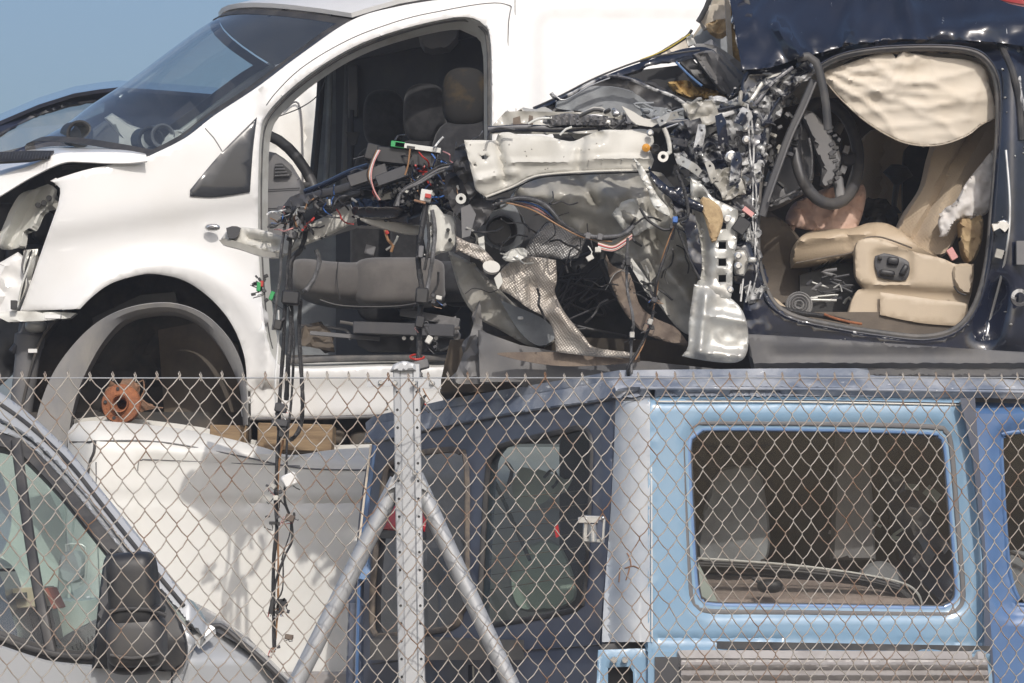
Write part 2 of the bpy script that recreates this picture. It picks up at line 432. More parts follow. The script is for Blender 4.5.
W_BRN = mat('brown_wire', (.28, .15, .07), .45); W_BLU = mat('blue_wire', (.06, .16, .45), .4); W_PNK = mat('pink_wire', (.62, .3, .28), .45); W_YEL = mat('yellow_wire', (.55, .42, .05), .45)
SILVER = mat('silver_metal', (.62, .62, .61), .28, metal=.9, col2=(.4, .38, .36), ns=12, lo=.5, hi=.75)
GALV = mat('galvanised_steel', (.48, .49, .50), .5, metal=.4, col2=(.42, .43, .44), ns=9, lo=.35, hi=.7, bump=.015, bs=60, stretch=(1, 1, .35))
LBLUE = mat('light_blue_paint', (.20, .335, .475), .25, coat=.9, col2=(.27, .385, .49), ns=2.2, lo=.4, hi=.8, bump=.03, bs=5, specks=((.6, .66, .7), 25, .74, (1, 1, 1)))
MBLUE = mat('mid_blue_paint', (.075, .15, .31), .3, coat=.6, col2=(.1, .19, .36), ns=5, lo=.45, hi=.8)
SEAMB = mat('blue_window_rim', (.12, .22, .42), .3, coat=.6, col2=(.17, .28, .46), ns=8, lo=.4, hi=.8)
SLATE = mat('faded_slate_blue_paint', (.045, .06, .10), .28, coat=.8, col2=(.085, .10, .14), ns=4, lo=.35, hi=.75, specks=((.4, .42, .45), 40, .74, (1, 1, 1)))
WORN = mat('oxidised_roof_paint', (.15, .18, .24), .5, coat=.1, col2=(.38, .40, .44), ns=5, lo=.42, hi=.62, bump=.12, bs=60, specks=((.72, .72, .72), 16, .63, (1, 1, 2.2)), r2=.7)
CORNER = mat('bleached_corner_paint', (.30, .35, .42), .34, coat=.5, col2=(.50, .52, .54), ns=3.2, lo=.35, hi=.62, bump=.1, bs=18, specks=((.25, .2, .16), 20, .73, (1, 1, .5)))
SBLUE = mat('silver_blue_paint', (.39, .405, .42), .34, metal=.2, coat=.8, col2=(.44, .45, .465), ns=2, lo=.4, hi=.8)
MOULD = mat('grey_rubbing_strip', (.33, .31, .30), .45, col2=(.22, .20, .19), ns=9, lo=.45, hi=.75)
REDL = mat('red_lens', (.35, .012, .02), .12, coat=1)
G_WIND = glass('windscreen_glass', (.86, .92, .94), base=.19, dust=.03)
G_SIDE = glass('side_glass', (.62, .70, .66), base=.05, dust=.03)
G_DARK = glass('smoked_glass', (.80, .80, .79), base=.045, dust=.018, dirt=(.3, .27, .23))
G_PALE = glass('clear_glass', (.86, .92, .88), base=.04, dust=.02)
PALEI = mat('pale_green_bulkhead', (.52, .58, .52), .6, col2=(.43, .49, .44), ns=3, bump=.05, bs=30)
PARCEL = mat('parcel_shelf_carpet', (.46, .38, .33), .95, col2=(.36, .29, .25), ns=60, lo=.3, hi=.7, bump=.4, bs=500)
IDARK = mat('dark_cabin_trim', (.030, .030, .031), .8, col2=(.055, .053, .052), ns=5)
CONC = mat('pale_primer_grey', (.3, .32, .33), .6, col2=(.2, .21, .22), ns=5, bump=.1, bs=30)

def chainmat():
    m = mat('galvanised_wire', (.42, .385, .34), .5, metal=.35, col2=(.24, .14, .085), ns=9, lo=.46, hi=.66, bump=.1, bs=200, r2=.8, det=8)
    return m
CHAIN = chainmat()

# ------------------------------------------------------------------ ground
def ground():
    mb = MB(); n = 40; rows = []
    for i in range(n + 1):
        rows.append([Vector((lerp(-900, 900, (j / n)), lerp(-400, 1600, i / n), 0.0)) for j in range(n + 1)])
    g = mat('dusty_gravel', (.25, .22, .18), .95, col2=(.19, .165, .135), ns=1.5, lo=.3, hi=.7, bump=.6, bs=18)
    o = mb.loft([list(reversed(r_)) for r_ in rows], g).build('ground'); o['kind'] = 'structure'
ground()

# ================================================================== UPPER WHITE VAN
def vanY(px, py=200):
    y = 14.6 + (px - 250) * .001
    if py < 150: y += ((150 - py) / 150) ** 1.6 * .10
    return y
Wd = Vector((-.28, .96, 0))
def bump_rect(x, y, x0, y0, x1, y1, r, w):
    """signed distance to rounded rectangle -> soft step 0..1 (inside 1)"""
    cx, cy = (x0 + x1) / 2, (y0 + y1) / 2; hx, hy = (x1 - x0) / 2 - r, (y1 - y0) / 2 - r
    dx, dy = abs(x - cx) - hx, abs(y - cy) - hy
    d = math.hypot(max(dx, 0), max(dy, 0)) + min(max(dx, dy), 0) - r
    return max(0, min(1, .5 - d / w))
def van():
    t = thing('white_van', P(300, 418, 15.4), 'white panel van on top of its stack, door and wheels gone, bonnet buckled', 'van')
    def side(x, y):
        Y = vanY(x, y)
        Y += .014 * bump_rect(x, y, 538, 15, 900, 330, 14, 5)          # pressed panel
        Y += .012 * math.exp(-((y - 8) / 1.8) ** 2) * (x > 512) * (y > 0)
        # fender: flare above the wheel arch and character line
        d = math.hypot((x - 163) / 1.0, (y - 375) / 1.0)
        Y -= .030 * math.exp(-((d - 108) / 13) ** 2) * (y < 385)
        yl = 236 - (x - 55) * .165
        if x < 262: Y += .035 * (1 / (1 + math.exp(-(y - yl) / 5)))- .018
        if x < 120: Y += ((120 - x) / 120) ** 2 * .16
        # sill steps
        if 250 < x < 480 and y > 366: Y += .02 * (1 / (1 + math.exp(-(y - 383) / 2)))
        return Y
    body = [(50, 181, 1), (60, 188), (58, 205, 1), (42, 250), (28, 290), (20, 311, 1), (80, 309, 1), (92, 297), (110, 284), (135, 276), (155, 274), (185, 281), (212, 300), (232, 325), (244, 355), (247, 385), (248, 418, 1),
            (470, 412, 1), (900, 405, 1), (900, -60, 1), (600, -28, 1), (500, -10), (450, -2), (400, 6), (352, 20), (300, 55), (256, 88), (215, 115), (185, 138), (149, 156, 1), (120, 163), (85, 170)]
    door = [(259, 150), (262, 125), (272, 107), (300, 81), (340, 54), (380, 36), (430, 22), (466, 17), (484, 25), (491, 45), (492, 130), (493, 230), (490, 330), (470, 364), (380, 366), (296, 368), (274, 358), (264, 320), (259, 255), (258, 200)]
    mb = MB(); mb.panel(body, side, WHITE, holes=[door], th=.035, step=7, smooth=True, roll=.006, estep=5)
    b = mb.build('body', t, sharp=50)
    # door frame return, seal, B-pillar step
    mb = MB()
    d2 = [(x, y) for x, y in door]
    mb.ptube([(x + (1.5 if x < 400 else -2), y + 2) for x, y in d2], lambda x, y: vanY(x, y) + .05, 2.6, RUBBERG, closed=True)
    mb.build('door_seal', t)
    mb = MB()
    cx, cy = 375, 200
    rows = [[P(x, y, vanY(x, y) + .02) for x, y in catmull(door + door[:1], False, 10)]]
    rows.append([Vector((lerp(p.x, P(cx, cy, p.y).x, .07), p.y + .10, lerp(p.z, P(cx, cy, p.y).z, .05))) for p in rows[0]])
    mb.loft(rows, INNERW, th=.006); mb.build('door_frame', t)
    # grooves: door shut line and panel seams
    mb = MB()
    for pts in ([(262, 113), (272, 97), (300, 69), (340, 44), (380, 27), (430, 13), (505, 4), (508, 40), (508, 250)], [(515, 0), (516, 130), (516, 230)], [(205, 128), (214, 138), (222, 151)]):
        mb.ptube([(x, y, -.001) for x, y in pts], side, .55, MGREY, sides=5, step=.03)
    mb.build('panel_seam', t)
    # black quarter triangle
    mb = MB(); q = [(190, 196, 1), (190, 190), (198, 180), (222, 152), (257, 117, 1), (253, 150), (250, 192, 1), (215, 197)]
    mb.panel(q, lambda x, y: side(x, y) - .012, mat('satin_black_window', (.035, .037, .042), .22, coat=.4), th=.012, smooth=True, roll=.004, step=12)
    mb.build('quarter_window', t)
    # indicator
    mb = MB(); mb.pod(P(212.5, 227.5, 14.53), (.062, .03, .03), SILVER, p=2.3); mb.pod(P(212.5, 227.5, 14.515), (.035, .018, .014), MGREY, p=2)
    mb.build('side_indicator', t)
    # windscreen (bowed across the van), band and roof
    N = catmull([(149, 156), (185, 138), (215, 115), (256, 88), (300, 55), (330, 33), (352, 20)], False, 12)
    def across(px, py, u, bow=(-.38, 0, .13), off=0):
        return P(px, py, vanY(px, py) + .03 + off) + Wd * (1.5 * u) + Vector(bow) * (4 * u * (1 - u))
    US = [i / 14 for i in range(15)]
    mb = MB(); mb.loft([[across(x, y, u) for x, y in N] for u in US], G_WIND); mb.build('windscreen', t)
    mb = MB()
    for u0, u1, sl in ((.0, .014, slice(0, None)), (.955, 1, slice(0, None))):
        mb.loft([[across(x, y, u, off=.008) for x, y in N] for u in (u0, (u0 + u1) / 2, u1)], RUBBER, th=.004)
    e = len(N)
    mb.loft([[across(*N[i], u, off=.008) for i in (0, 1)] for u in US], RUBBER, th=.004)
    mb.loft([[across(*N[i], u, off=.008) for i in (e - 2, e - 1)] for u in US], RUBBER, th=.004)
    mb.build('windscreen_band', t)
    mb = MB()
    RF = catmull([(352, 20), (400, 6), (450, -2), (500, -10), (600, -28), (760, -48)], False, 20)
    mb.loft([[across(x, y, u, bow=(-.38 * max(0, 1 - j / (len(RF) * .5)), 0, .13)) + Vector((0, 0, .01)) for j, (x, y) in enumerate(RF)] for u in US], WHITE, th=.02)
    mb.build('roof', t)
    mb = MB()   # far side shell: pillar and wall beyond the far door opening
    fp = [across(x, y, 1.0, off=.02) for x, y in N]
    mb.tube(fp, .035, INNERW, sides=8)
    for i in range(6): mb.cyl(fp[3 + i] + Vector((0, -.05, 0)), fp[3 + i] + Vector((0, -.02, 0)), .016, BLACKP, 8)
    mb.build('far_windscreen_pillar', t)
    mb = MB(); mb.tube([P(300, -2, 15.5), P(296, 3, 15.5), P(302, 2, 15.4)], .02, BLACKP); mb.tube([P(330, -30, 15.4), P(300, 2, 15.4), P(268, 16, 15.35)], .006, BLACKP); mb.build('aerial', t)
    # dashboard top and pipes behind the windscreen
    mb = MB()
    mb.panel([(60, 150), (80, 138), (110, 118), (130, 122), (145, 140), (150, 150), (215, 152), (215, 170), (60, 170)], 15.75, MGREY, th=.4, smooth=True, roll=.03)
    mb.panel([(104, 118, 1), (112, 113), (128, 124), (140, 128), (148, 150, 1), (118, 148, 1), (119, 135)], 15.2, BEIGEP, th=.06, smooth=True, roll=.02, step=8)
    mb.build('dashboard', t)
    mb = MB()
    for px, py, r_, c in ((163, 136, .045, MGREY), (151, 140, .05, BLACKP), (80, 134, .05, BLACKP)):
        mb.lathe(P(px, py, 14.95), (-.35, .9, .1), [(r_, 0), (r_ * 1.15, 0), (r_ * 1.15, .012), (r_, .014), (r_, .14), (r_ * .8, .14), (r_ * .8, .01), (r_, 0)], c)
    mb.panel([(165, 138), (172, 130), (182, 132), (184, 146), (160, 148)], crump(14.98, .02, .08, 3), BEIGEP, th=.02, step=5)
    mb.build('vent_pipe', t)
    # ---- bonnet, buckled; cowl grille
    mb = MB()
    low = [(147, 161), (128, 163), (105, 163), (85, 162), (62, 163), (30, 178), (0, 196), (-60, 232)]
    rid = [(146, 154), (128, 151), (105, 150.5), (80, 151), (57, 152), (28, 164), (0, 172), (-60, 195)]
    far = [(120, 145), (100, 145), (85, 145), (70, 146), (46, 147), (20, 152), (0, 156), (-60, 170)]
    def row(pts, Y): return [P(x, y, Y - (.0009 * (150 - x))) for x, y in catmull(pts, False, 9)[:46]]
    n_ = min(len(catmull(p, False, 9)) for p in (low, rid, far))
    def rs(pts, k=40):
        c = catmull(pts, False, 1.5); return [c[int(i * (len(c) - 1) / (k - 1))] for i in range(k)]
    L_, R_, F_ = rs(low), rs(rid), rs(far)
    rows = [[P(x, y, 14.42) for x, y in L_], [P(lerp(a[0], b[0], .85), lerp(a[1], b[1], .85), 14.43) for a, b in zip(L_, R_)], [P(x, y, 14.47) for x, y in R_]]
    for k in (.3, .65, 1): rows.append([P(lerp(a[0], b[0], k), lerp(a[1], b[1], k), lerp(14.5, 15.2, k)) for a, b in zip(R_, F_)])
    mb.loft(rows, WHITE, th=.012); hood = mb.build('bonnet', t, sharp=30)
    mb = MB()
    mb.panel([(-4, 152.5), (30, 150.5), (54, 150.5), (50, 156), (30, 160), (-4, 162)], lambda x, y: 14.38 + (160 - y) * .008, BLACKP, th=.01, step=8)
    for i in range(18): mb.ptube([(-2 + i * 3, 152.5), (-4 + i * 3, 159)], lambda x, y: 14.36 + (160 - y) * .008, .45, DGREY, sides=4, sm=False)
    mb.build('cowl_grille', hood)
    # ---- engine bay and inner structure
    mb = MB()
    mb.panel([(-40, 150), (150, 158), (150, 180), (80, 190), (60, 330), (-40, 420)], crump(15.3, .08, .02, 4), BLACKP, th=.05, step=12)
    for a in range(7):
        x = -10 + a * 9; mb.ppod(x, 215 + (a * 37 % 70), 22, 30, 15.0, .2, DGREY, p=4)
    mb.ptube([(62, 168), (90, 166), (130, 165)], 14.6, 2.2, DGREY); mb.ptube([(70, 163), (95, 161), (120, 164)], 14.62, 1.5, BLACKP)
    mb.build('engine_bay', t)
    mb = MB()
    mb.panel([(48, 184, 1), (57, 190), (52, 205), (40, 214), (36, 224), (24, 232), (20, 246), (8, 250), (-2, 246), (8, 228), (18, 208), (30, 192)],
             lambda x, y: 14.62 + .05 * math.sin((x + y * .5) * .2), INNERW, th=.03, smooth=True, step=4, roll=.01)
    for x, y in ((44, 203), (38, 205), (49, 198)): mb.cyl(P(x, y, 14.55), P(x, y, 14.6), .012, BLACKP, 10)
    mb.panel([(-6, 266), (18, 252), (24, 258), (26, 285), (20, 308), (-6, 322)], crump(14.55, .03, .05, 2), WHITE, th=.05, step=6, roll=.008)
    mb.panel([(24, 250), (38, 249), (30, 285), (21, 308), (18, 290)], crump(14.66, .02, .1, 5), SILV, th=.04, step=5)
    for k in range(4): mb.ptube([(26 + k * 3, 250), (22 + k * 2, 268), (28 - k * 2, 285), (18, 305)], 14.5 - .01 * k, 1.0, [MGREY, INNERW, BLACKP, INNERW][k])
    mb.panel([(0, 312), (18, 311), (60, 312), (76, 313), (70, 318), (40, 321), (8, 322), (0, 318)], crump(14.5, .02, .08, 6), INNERW, th=.06, step=6)
    mb.pbox(53, 317, 16, 4, 14.42, .04, WHITE); mb.pbox(14, 305, 6, 9, 14.46, .03, BLACKP)
    mb.build('torn_front_panel', t)
    # ---- wheel house
    mb = MB()
    arch = catmull([(16, 440), (40, 345), (80, 300), (110, 282), (135, 275), (158, 273), (188, 281), (214, 300), (234, 325), (246, 358), (249, 440)], False, 6)
    mb.loft([[P(x, y, 14.62) for x, y in arch], [P(163 + (x - 163) * .99, y, 14.75) for x, y in arch], [P(163 + (x - 163) * .96, y + 3, 15.15) for x, y in arch]], DIRT, th=.01)
    mb.panel([(p[0], p[1]) for p in arch], crump(15.1, .06, .03, 8), DIRT, th=.02, step=9)
    mb.panel([(158, 330), (200, 322), (238, 345), (246, 400), (244, 425), (165, 425)], lambda x, y: 14.95 - .08 * math.sin((x - 158) / 88 * 3.14), BROWND, th=.02, step=10)
    mb.panel([(92, 318), (140, 295), (175, 292), (178, 306), (135, 310), (95, 330)], 14.9, BLACKP, th=.05)
    mb.build('wheel_house', t)
    mb = MB()   # loose grey arch liner, a band with real width
    A = [(30, 452), (40, 405), (58, 365), (90, 328), (125, 309), (165, 303), (198, 311), (222, 330), (238, 355), (245, 385), (247, 425)]
    B = [(66, 452), (74, 405), (86, 372), (106, 338), (130, 317), (168, 311), (196, 320), (217, 342), (232, 368), (240, 392), (243, 425)]
    A, B = rs(A, 70), rs(B, 70)
    mb.loft([[P(x, y, 14.40) for x, y in A], [P(*((a + b) / 2 for a, b in zip(p, q)), 14.41) for p, q in zip(A, B)], [P(x, y, 14.44) for x, y in B],
             [P(x + 1, y + 3, 14.56) for x, y in B], [P(x + 2, y + 5, 14.72) for x, y in B]], LINER, th=.006)
    mb.build('arch_liner', t, sharp=30)
    mb = MB()   # strut / bottle
    mb.lathe(P(27, 360, 14.7), (.12, 0, 1), [(.001, -.3), (.045, -.3), (.05, .0), (.055, .05), (.062, .06), (.062, .10), (.05, .11), (.048, .15), (.03, .16), (.001, .16)], MGREY)
    mb.pod(P(36, 326, 14.66), (.09, .07, .055), SILV, p=2.5)
    mb.pbox(33, 351, 9, 4, 14.63, .03, WHITE)
    mb.ptube([(12, 352), (20, 341), (34, 352)], 14.68, 4, DGREY)
    mb.build('suspension_strut', t)
    # hub
    hb = MB(); c = P(121, 404, 14.5); k = 14.5 / F
    ax = (-.12, -1, .05)
    hb.lathe(c, ax, [(5 * k, -.02), (7.5 * k, .03), (9 * k, .034), (9.5 * k, .02), (12 * k, .012), (19 * k, .010), (20 * k, .004), (20 * k, -.012), (12 * k, -.02), (11 * k, -.10), (.001, -.1)], RUST, 40)
    for i in range(5):
        a = i * 1.2566 + .5; p = c + Vector((math.cos(a) * 15.5 * k, -.013, math.sin(a) * 15.5 * k)); hb.cyl(p, p + Vector((0, .004, 0)), .0075, BLACKP, 10)
    hub = hb.build('brake_hub', t)
    hb = MB()
    hb.panel(jag([(104, 395), (110, 381), (118, 385), (124, 377), (131, 379), (140, 386), (139, 396), (146, 402), (158, 408), (150, 410), (141, 412), (137, 405), (128, 388), (112, 392)], .8, 3, 4), crump(14.6, .03, .08, 4), RUST2, th=.004, step=4)
    hb.ptube([(137, 385), (143, 380), (144, 392), (141, 398), (150, 406), (163, 408)], 14.55, .8, RUST2); hb.build('splash_plate', hub)
    # ---- underbody and sill
    mb = MB()
    mb.panel([(-40, 412), (900, 412), (900, 446), (-40, 452)], lambda x, y: vanY(x) + .25 + .02 * math.sin(x * .11), DIRT, th=1.1, step=20)
    for i in range(7): mb.ppod(190 + i * 45, 436 + (i % 3) * 4, 40, 16, 14.85, .12, [BROWND, DIRT, BROWND][i % 3], p=4)
    mb.build('underbody', t)
    mb = MB(); mb.ptube([(250, 419), (360, 417), (470, 413)], lambda x, y: vanY(x) + .01, 1.6, MGREY)
    mb.ptube([(290, 361), (330, 359), (400, 358), (455, 358)], lambda x, y: vanY(x) + .03, 3.4, RUBBERG, flat=.6); mb.build('sill_trim', t)
    mb = MB(); mb.ptube([(386, 400), (387.5, 405), (385.5, 410), (388, 409)], lambda x, y: side(x, y) - .003, .5, BLACKP); mb.build('sill_mark', t)
    # ---- cabin
    mb = MB()
    mb.panel([(255, 355), (462, 355), (470, 380), (255, 380)], 14.92, SEATG, th=1.15)
    mb.panel([(300, 345), (335, 352), (330, 330), (318, 322), (305, 325)], crump(14.9, .04, .06, 3), BROWND, th=.03, step=5)
    mb.build('cab_floor', t)
    mb = MB()
    back = [(336, 380), (336, 30), (360, 10), (500, 0), (512, 0), (512, 380)]
    mb.panel(back, lambda x, y: 16.2 - (x - 336) * .0045 - .05 * bump_rect(x, y, 437, 58, 520, 120, 12, 6), DGREY, th=.03, step=9)
    mb.panel([(330, 10), (500, 8), (510, 30), (340, 62)], lambda x, y: 15.9 - (x - 330) * .004, DGREY, th=.02)
    mb.panel([(420, 24), (455, 18), (458, 38), (450, 47), (424, 48)], 15.3, MGREY, th=.15, smooth=True, roll=.02)
    mb.build('bulkhead', t)
    mb = MB()   # far side: door window frame + belt pillar
    fs = lambda x, y: 16.35 - (x - 260) * .0005
    mb.panel([(240, 190), (240, 100), (275, 60), (325, 30), (372, 22), (372, 400), (240, 400)], fs, CONC, th=.05, holes=[[(262, 188), (262, 110), (284, 84), (318, 64), (321, 100), (316, 155), (309, 186)]], step=14)
    mb.ptube([(322, 50), (320, 100), (312, 190)], 16.2, 4, BLACKP); mb.ptube([(330, 50), (329, 120), (325, 200)], 16.2, 3, CONC)
    mb.panel([(345, 55), (362, 50), (360, 190), (340, 195)], 16.15, MGREY, th=.05, roll=.01)
    mb.pbox(353, 92, 10, 52, 16.08, .03, MGREY, bev=.3); mb.ptube([(352, 110), (352, 200)], 16.06, 2.2, BLACKP, sm=False)
    mb.panel([(346, 132), (360, 132), (356, 145), (350, 145)], 16.05, BLACKP, th=.02)
    mb.build('far_door_frame', t)
    # seats
    st = bpy.data.objects
    for i, (hx, hy, w, h, Y) in enumerate(((384, 113, 42, 58, 15.75), (425, 108, 44, 60, 15.4), (465, 92, 46, 60, 15.05))):
        m_ = MB(); m_.pod(P(hx, hy + 6, Y), (w * Y / F, .16, h * Y / F), FABRIC if i < 2 else HREST, p=2.9, n=16)
        m_.cyl(P(hx - 7, hy + 20, Y), P(hx - 7, hy + 50, Y), .008, SILVER, 8); m_.cyl(P(hx + 7, hy + 20, Y), P(hx + 7, hy + 50, Y), .008, SILVER, 8)
        hr = MB(); hr.pod(P(hx + 4, hy + 122, Y + .02), ((w + 34) * Y / F, .2, .78), FABRIC, p=4, n=16)
        s_ = hr.build('seat_backrest', t); m_.build('headrest', s_)
    mb = MB()
    mb.pod(P(352, 279, 15.0), (.50, .62, .17), SEATG, p=4.5, n=18, fn=lambda v: Vector((v.x, v.y, v.z - .03 * math.cos(v.x * 7))))
    mb.pod(P(400, 283, 14.82), (.38, .3, .20), SEATG, p=5, n=18)
    mb.pod(P(452, 283, 15.0), (.25, .55, .16), FABRIC, p=4, n=14); s_ = mb.build('seat_cushion', t)
    mb = MB(); mb.ptube([(338, 262), (337, 280), (340, 300)], 14.66, .5, BLACKP); mb.ptube([(320, 300), (345, 306), (400, 306), (445, 297)], 14.68, .9, BLACKP); mb.build('piping', s_)
    mb = MB()
    mb.pbox(405, 332, 100, 12, 14.9, .4, DGREY, ang=2); mb.pbox(345, 336, 70, 4, 14.78, .03, MGREY, ang=5); mb.pbox(430, 318, 60, 8, 14.85, .1, MGREY, ang=10)
    mb.panel([(352, 325), (430, 322), (455, 335), (450, 352), (370, 352), (358, 345)], crump(14.85, .03, .04, 7), DGREY, th=.05, step=7)
    mb.panel([(420, 330), (456, 316), (460, 340), (440, 350)], crump(14.8, .02, .06, 9), MGREY, th=.02, step=6)
    mb.ptube([(300, 325), (345, 330), (350, 340)], 14.9, 1.5, MGREY); mb.ptube([(340, 322), (400, 330), (460, 328)], 14.75, 1.7, SEATG)
    for x in (404, 412, 420, 436): mb.cyl(P(x, 338, 14.72), P(x, 338, 14.76), .009, SILVER, 8)
    mb.build('seat_runner', t)
    # dash end and wheel
    mb = MB()
    mb.panel([(262, 150, 1), (276, 153), (292, 165), (300, 178), (302, 190, 1), (300, 240, 1), (261, 245, 1)], 14.95, MGREY, th=.45, smooth=True, roll=.015, step=10)
    d_ = mb.build('dash_end', t)
    mb = MB(); mb.panel([(274, 177), (275, 164), (282, 163), (292, 172), (290, 176)], 14.93, BLACKP, th=.01)
    for k in range(4): mb.ptube([(275, 166 + k * 3.2), (283 + k * 2, 166 + k * 3)], 14.92, .6, MGREY, sm=False)
    mb.ptube([(262, 190), (300, 188)], 14.94, .5, BLACKP, sm=False); mb.ptube([(262, 209), (300, 207)], 14.94, .5, BLACKP, sm=False)
    mb.build('air_vent', d_)
    mb = MB(); c = P(283, 184, 15.2)
    ex, ez = Vector((.135, .10, -.035)), Vector((-.06, .06, .21)); rim_r = .023; 
    mb.tube([c + ex * math.cos(a) + ez * math.sin(a) for a in [i * math.tau / 24 for i in range(24)]], rim_r, DGREY, closed=True, sides=10)
    for a in (.2, 3.3, 4.7): mb.tube([c + Vector((0, .03, 0)), c + (ex * math.cos(a) + ez * math.sin(a))], .012, DGREY)
    mb.pod(c + Vector((0, .02, 0)), (.1, .06, .12), DGREY, p=3); mb.build('steering_wheel', t)
    mb = MB(); mb.ptube([(274, 118), (300, 108), (318, 95), (326, 78), (332, 66)], 15.1, .55, BLACKP); mb.build('loose_cable', t)
van()

# ---- far things above left
def far_cars():
    Y = 19.5
    t = thing('dark_hatchback', P(30, 300, Y + .8), 'dark car with sloping roofline behind the windscreen of the topmost white van', 'car')
    sh = [(-80, 160), (-30, 137), (0, 125), (40, 108), (75, 97), (100, 93), (118, 91), (150, 93), (240, 100), (240, 300), (-80, 300)]
    hole = [(-60, 160), (-10, 140), (2, 134), (36, 116), (70, 105), (105, 101), (104, 112), (60, 130), (16, 150), (-10, 160)]
    MB().panel(sh, lambda x, y: Y + (150 - y) * .004 * (y < 150), NAVY, holes=[hole], th=.03, step=16, roll=.01, smooth=False, hs=False).build('body', t)
    MB().panel([(x, y) for x, y in hole], lambda x, y: Y + .03 + (150 - y) * .004, glass('pale_far_glass', (.6, .65, .7), base=.12, dust=.15), th=0).build('side_window', t)
    MB().panel([(-80, 300), (-40, 160), (10, 150), (50, 140), (110, 140), (200, 150), (200, 300)], Y + 1.6, HLINER, th=.05).build('far_body_side', t)
    MB().loft([[P(x, y, Y + .1 + k * .7) + Vector((0, 0, [0, .04, 0][k])) for x, y in sh[:9]] for k in range(3)], NAVY, th=.02).build('roof', t)
    # white van behind
    Y = 20.5
    t = thing('parked_van', P(250, 300, Y + .8), 'distant parked white van visible through the topmost van\'s cab', 'van')
    sd = [(135, 150), (160, 128), (185, 106), (215, 95), (250, 89), (300, 80), (420, 70), (420, 420), (135, 420)]
    def f(x, y): return Y + .05 * bump_rect(x, y, 272, 92, 310, 320, 10, 5) + .1 * (y < 110) * ((110 - y) / 30) ** 2
    MB().panel(sd, f, WHITE2, th=.03, step=8, smooth=False, holes=[[(180, 124), (190, 115), (215, 106), (243, 101), (240, 118), (205, 128)]], roll=.01).build('body', t)
    MB().panel([(180, 124), (190, 115), (215, 106), (243, 101), (240, 118), (205, 128)], Y + .04, G_DARK, th=0).build('side_window', t)
    MB().loft([[P(x, y, Y + .1 + k * .6) for x, y in sd[:7]] for k in range(3)], WHITE2, th=.02).build('roof', t)
    mb = MB(); mb.ptube([(262, 95), (264, 200), (264, 300)], Y - .02, 1.1, RUBBER); mb.ptube([(284, 110), (300, 108), (303, 200), (302, 300)], Y + .03, 1.0, MGREY); mb.build('door_seam', t)
    mb = MB(); mb.ptube([(165, 102), (172, 98), (186, 96)], Y - .1, 1.6, SILVER); mb.build('roof_bar', t)
    # red roof at the top right corner
    Y = 16.2
    t = thing('red_car', P(1040, 20, Y + .8), 'red car roof just showing in the top right corner beyond the navy wreck', 'car')
    RED = mat('faded_red_paint', (.42, .045, .05), .3, coat=.6, col2=(.5, .12, .12), ns=5)
    mb = MB(); ln = [(960, -14), (985, -4), (1010, 2), (1040, 7), (1100, 14), (1200, 20)]
    mb.loft([[P(x, y, Y + k * .7) + Vector((0, 0, [0, .05, 0][k])) for x, y in ln] for k in range(3)], RED, th=.03)
    mb.build('roof', t)
    MB().panel(ln + [(1200, 200), (960, 200)], Y + .01, RED, th=.03, step=30).build('body', t)
far_cars()

# ================================================================== LOWER WHITE VAN + timber
def lower_van():
    t = thing('white_van', P(250, 683, 15.3), 'white van at the bottom of the stack, beneath two timber blocks', 'van')
    def f(x, y):
        Y = 14.15 + .012 * bump_rect(x, y, 138, 459, 420, 700, 8, 4)
        ln = 440 + (x - 95) * .1
        Y += .01 * math.exp(-((y - ln) / 1.5) ** 2)
        if y < ln: Y += (ln - y) ** 1.5 * .0016
        if x < 96: Y += (96 - x) ** 1.5 * .0012
        Y += .014 * math.exp(-((y - 501 - (x - 200) * .02) / 2.2) ** 2)
        Y += .01 * nz(x, y, .012, 3)
        return Y
    o = [(68, 432, 1), (74, 424), (88, 421), (104, 421, 1), (150, 425), (200, 432), (262, 447), (290, 455), (330, 450), (372, 447, 1), (700, 447, 1), (700, 820, 1), (60, 820, 1), (66, 600)]
    MB().panel(o, f, WHITE2, th=.03, step=7, smooth=True, roll=.006).build('body', t, sharp=50)
    mb = MB()
    mb.ptube([(70, 442), (90, 442), (95, 441)], lambda x, y: f(x, y) - .002, 1.0, RUBBER); mb.ptube([(95, 441), (94, 452), (90, 462), (88, 475)], lambda x, y: f(x, y) - .002, 1.5, RUBBER)
    mb.ptube([(95, 441), (160, 442), (240, 456), (300, 468), (370, 470)], lambda x, y: f(x, y) - .001, .8, MGREY, step=.04)
    mb.ptube([(96, 462), (97, 520), (100, 600)], lambda x, y: f(x, y) - .001, .6, MGREY)
    mb.ptube([(138, 500), (138, 466), (142, 460), (160, 460), (300, 466)], lambda x, y: f(x, y) - .001, .5, MGREY)
    mb.build('panel_seam', t)
    mb = MB(); T = catmull([(74, 424), (104, 421), (200, 432), (290, 452), (372, 449), (700, 449)], False, 20)
    mb.loft([[P(x, y, 14.68 + k * .75) for x, y in T] for k in range(3)], WHITE2, th=.02); mb.build('roof', t)
    mb = MB()
    mb.panel([(150, 678), (300, 672), (372, 672), (372, 720), (150, 720)], 14.0, MOULD, th=.1, roll=.01); mb.build('bumper_strip', t)
    MB().panel([(60, 430), (700, 450), (700, 800), (60, 800)], 16.4, WHITE2, th=.03, step=40).build('far_body_side', t)
    for (x, y, w, h, lab) in ((232, 437, 36, 20, 'weathered timber block under the arch of the stacked white van'), (298, 439, 74, 27, 'weathered timber block wedged beside the hanging wire harness')):
        mb = MB(); mb.pbox(x, y, w, h, 14.72, .42, WOOD, ang=1.5, bev=.08)
        for v in range(len(mb.v)): pass
        tag(mb.build('timber_block'), lab, 'timber', 'timber blocks between the stacked vans')
lower_van()

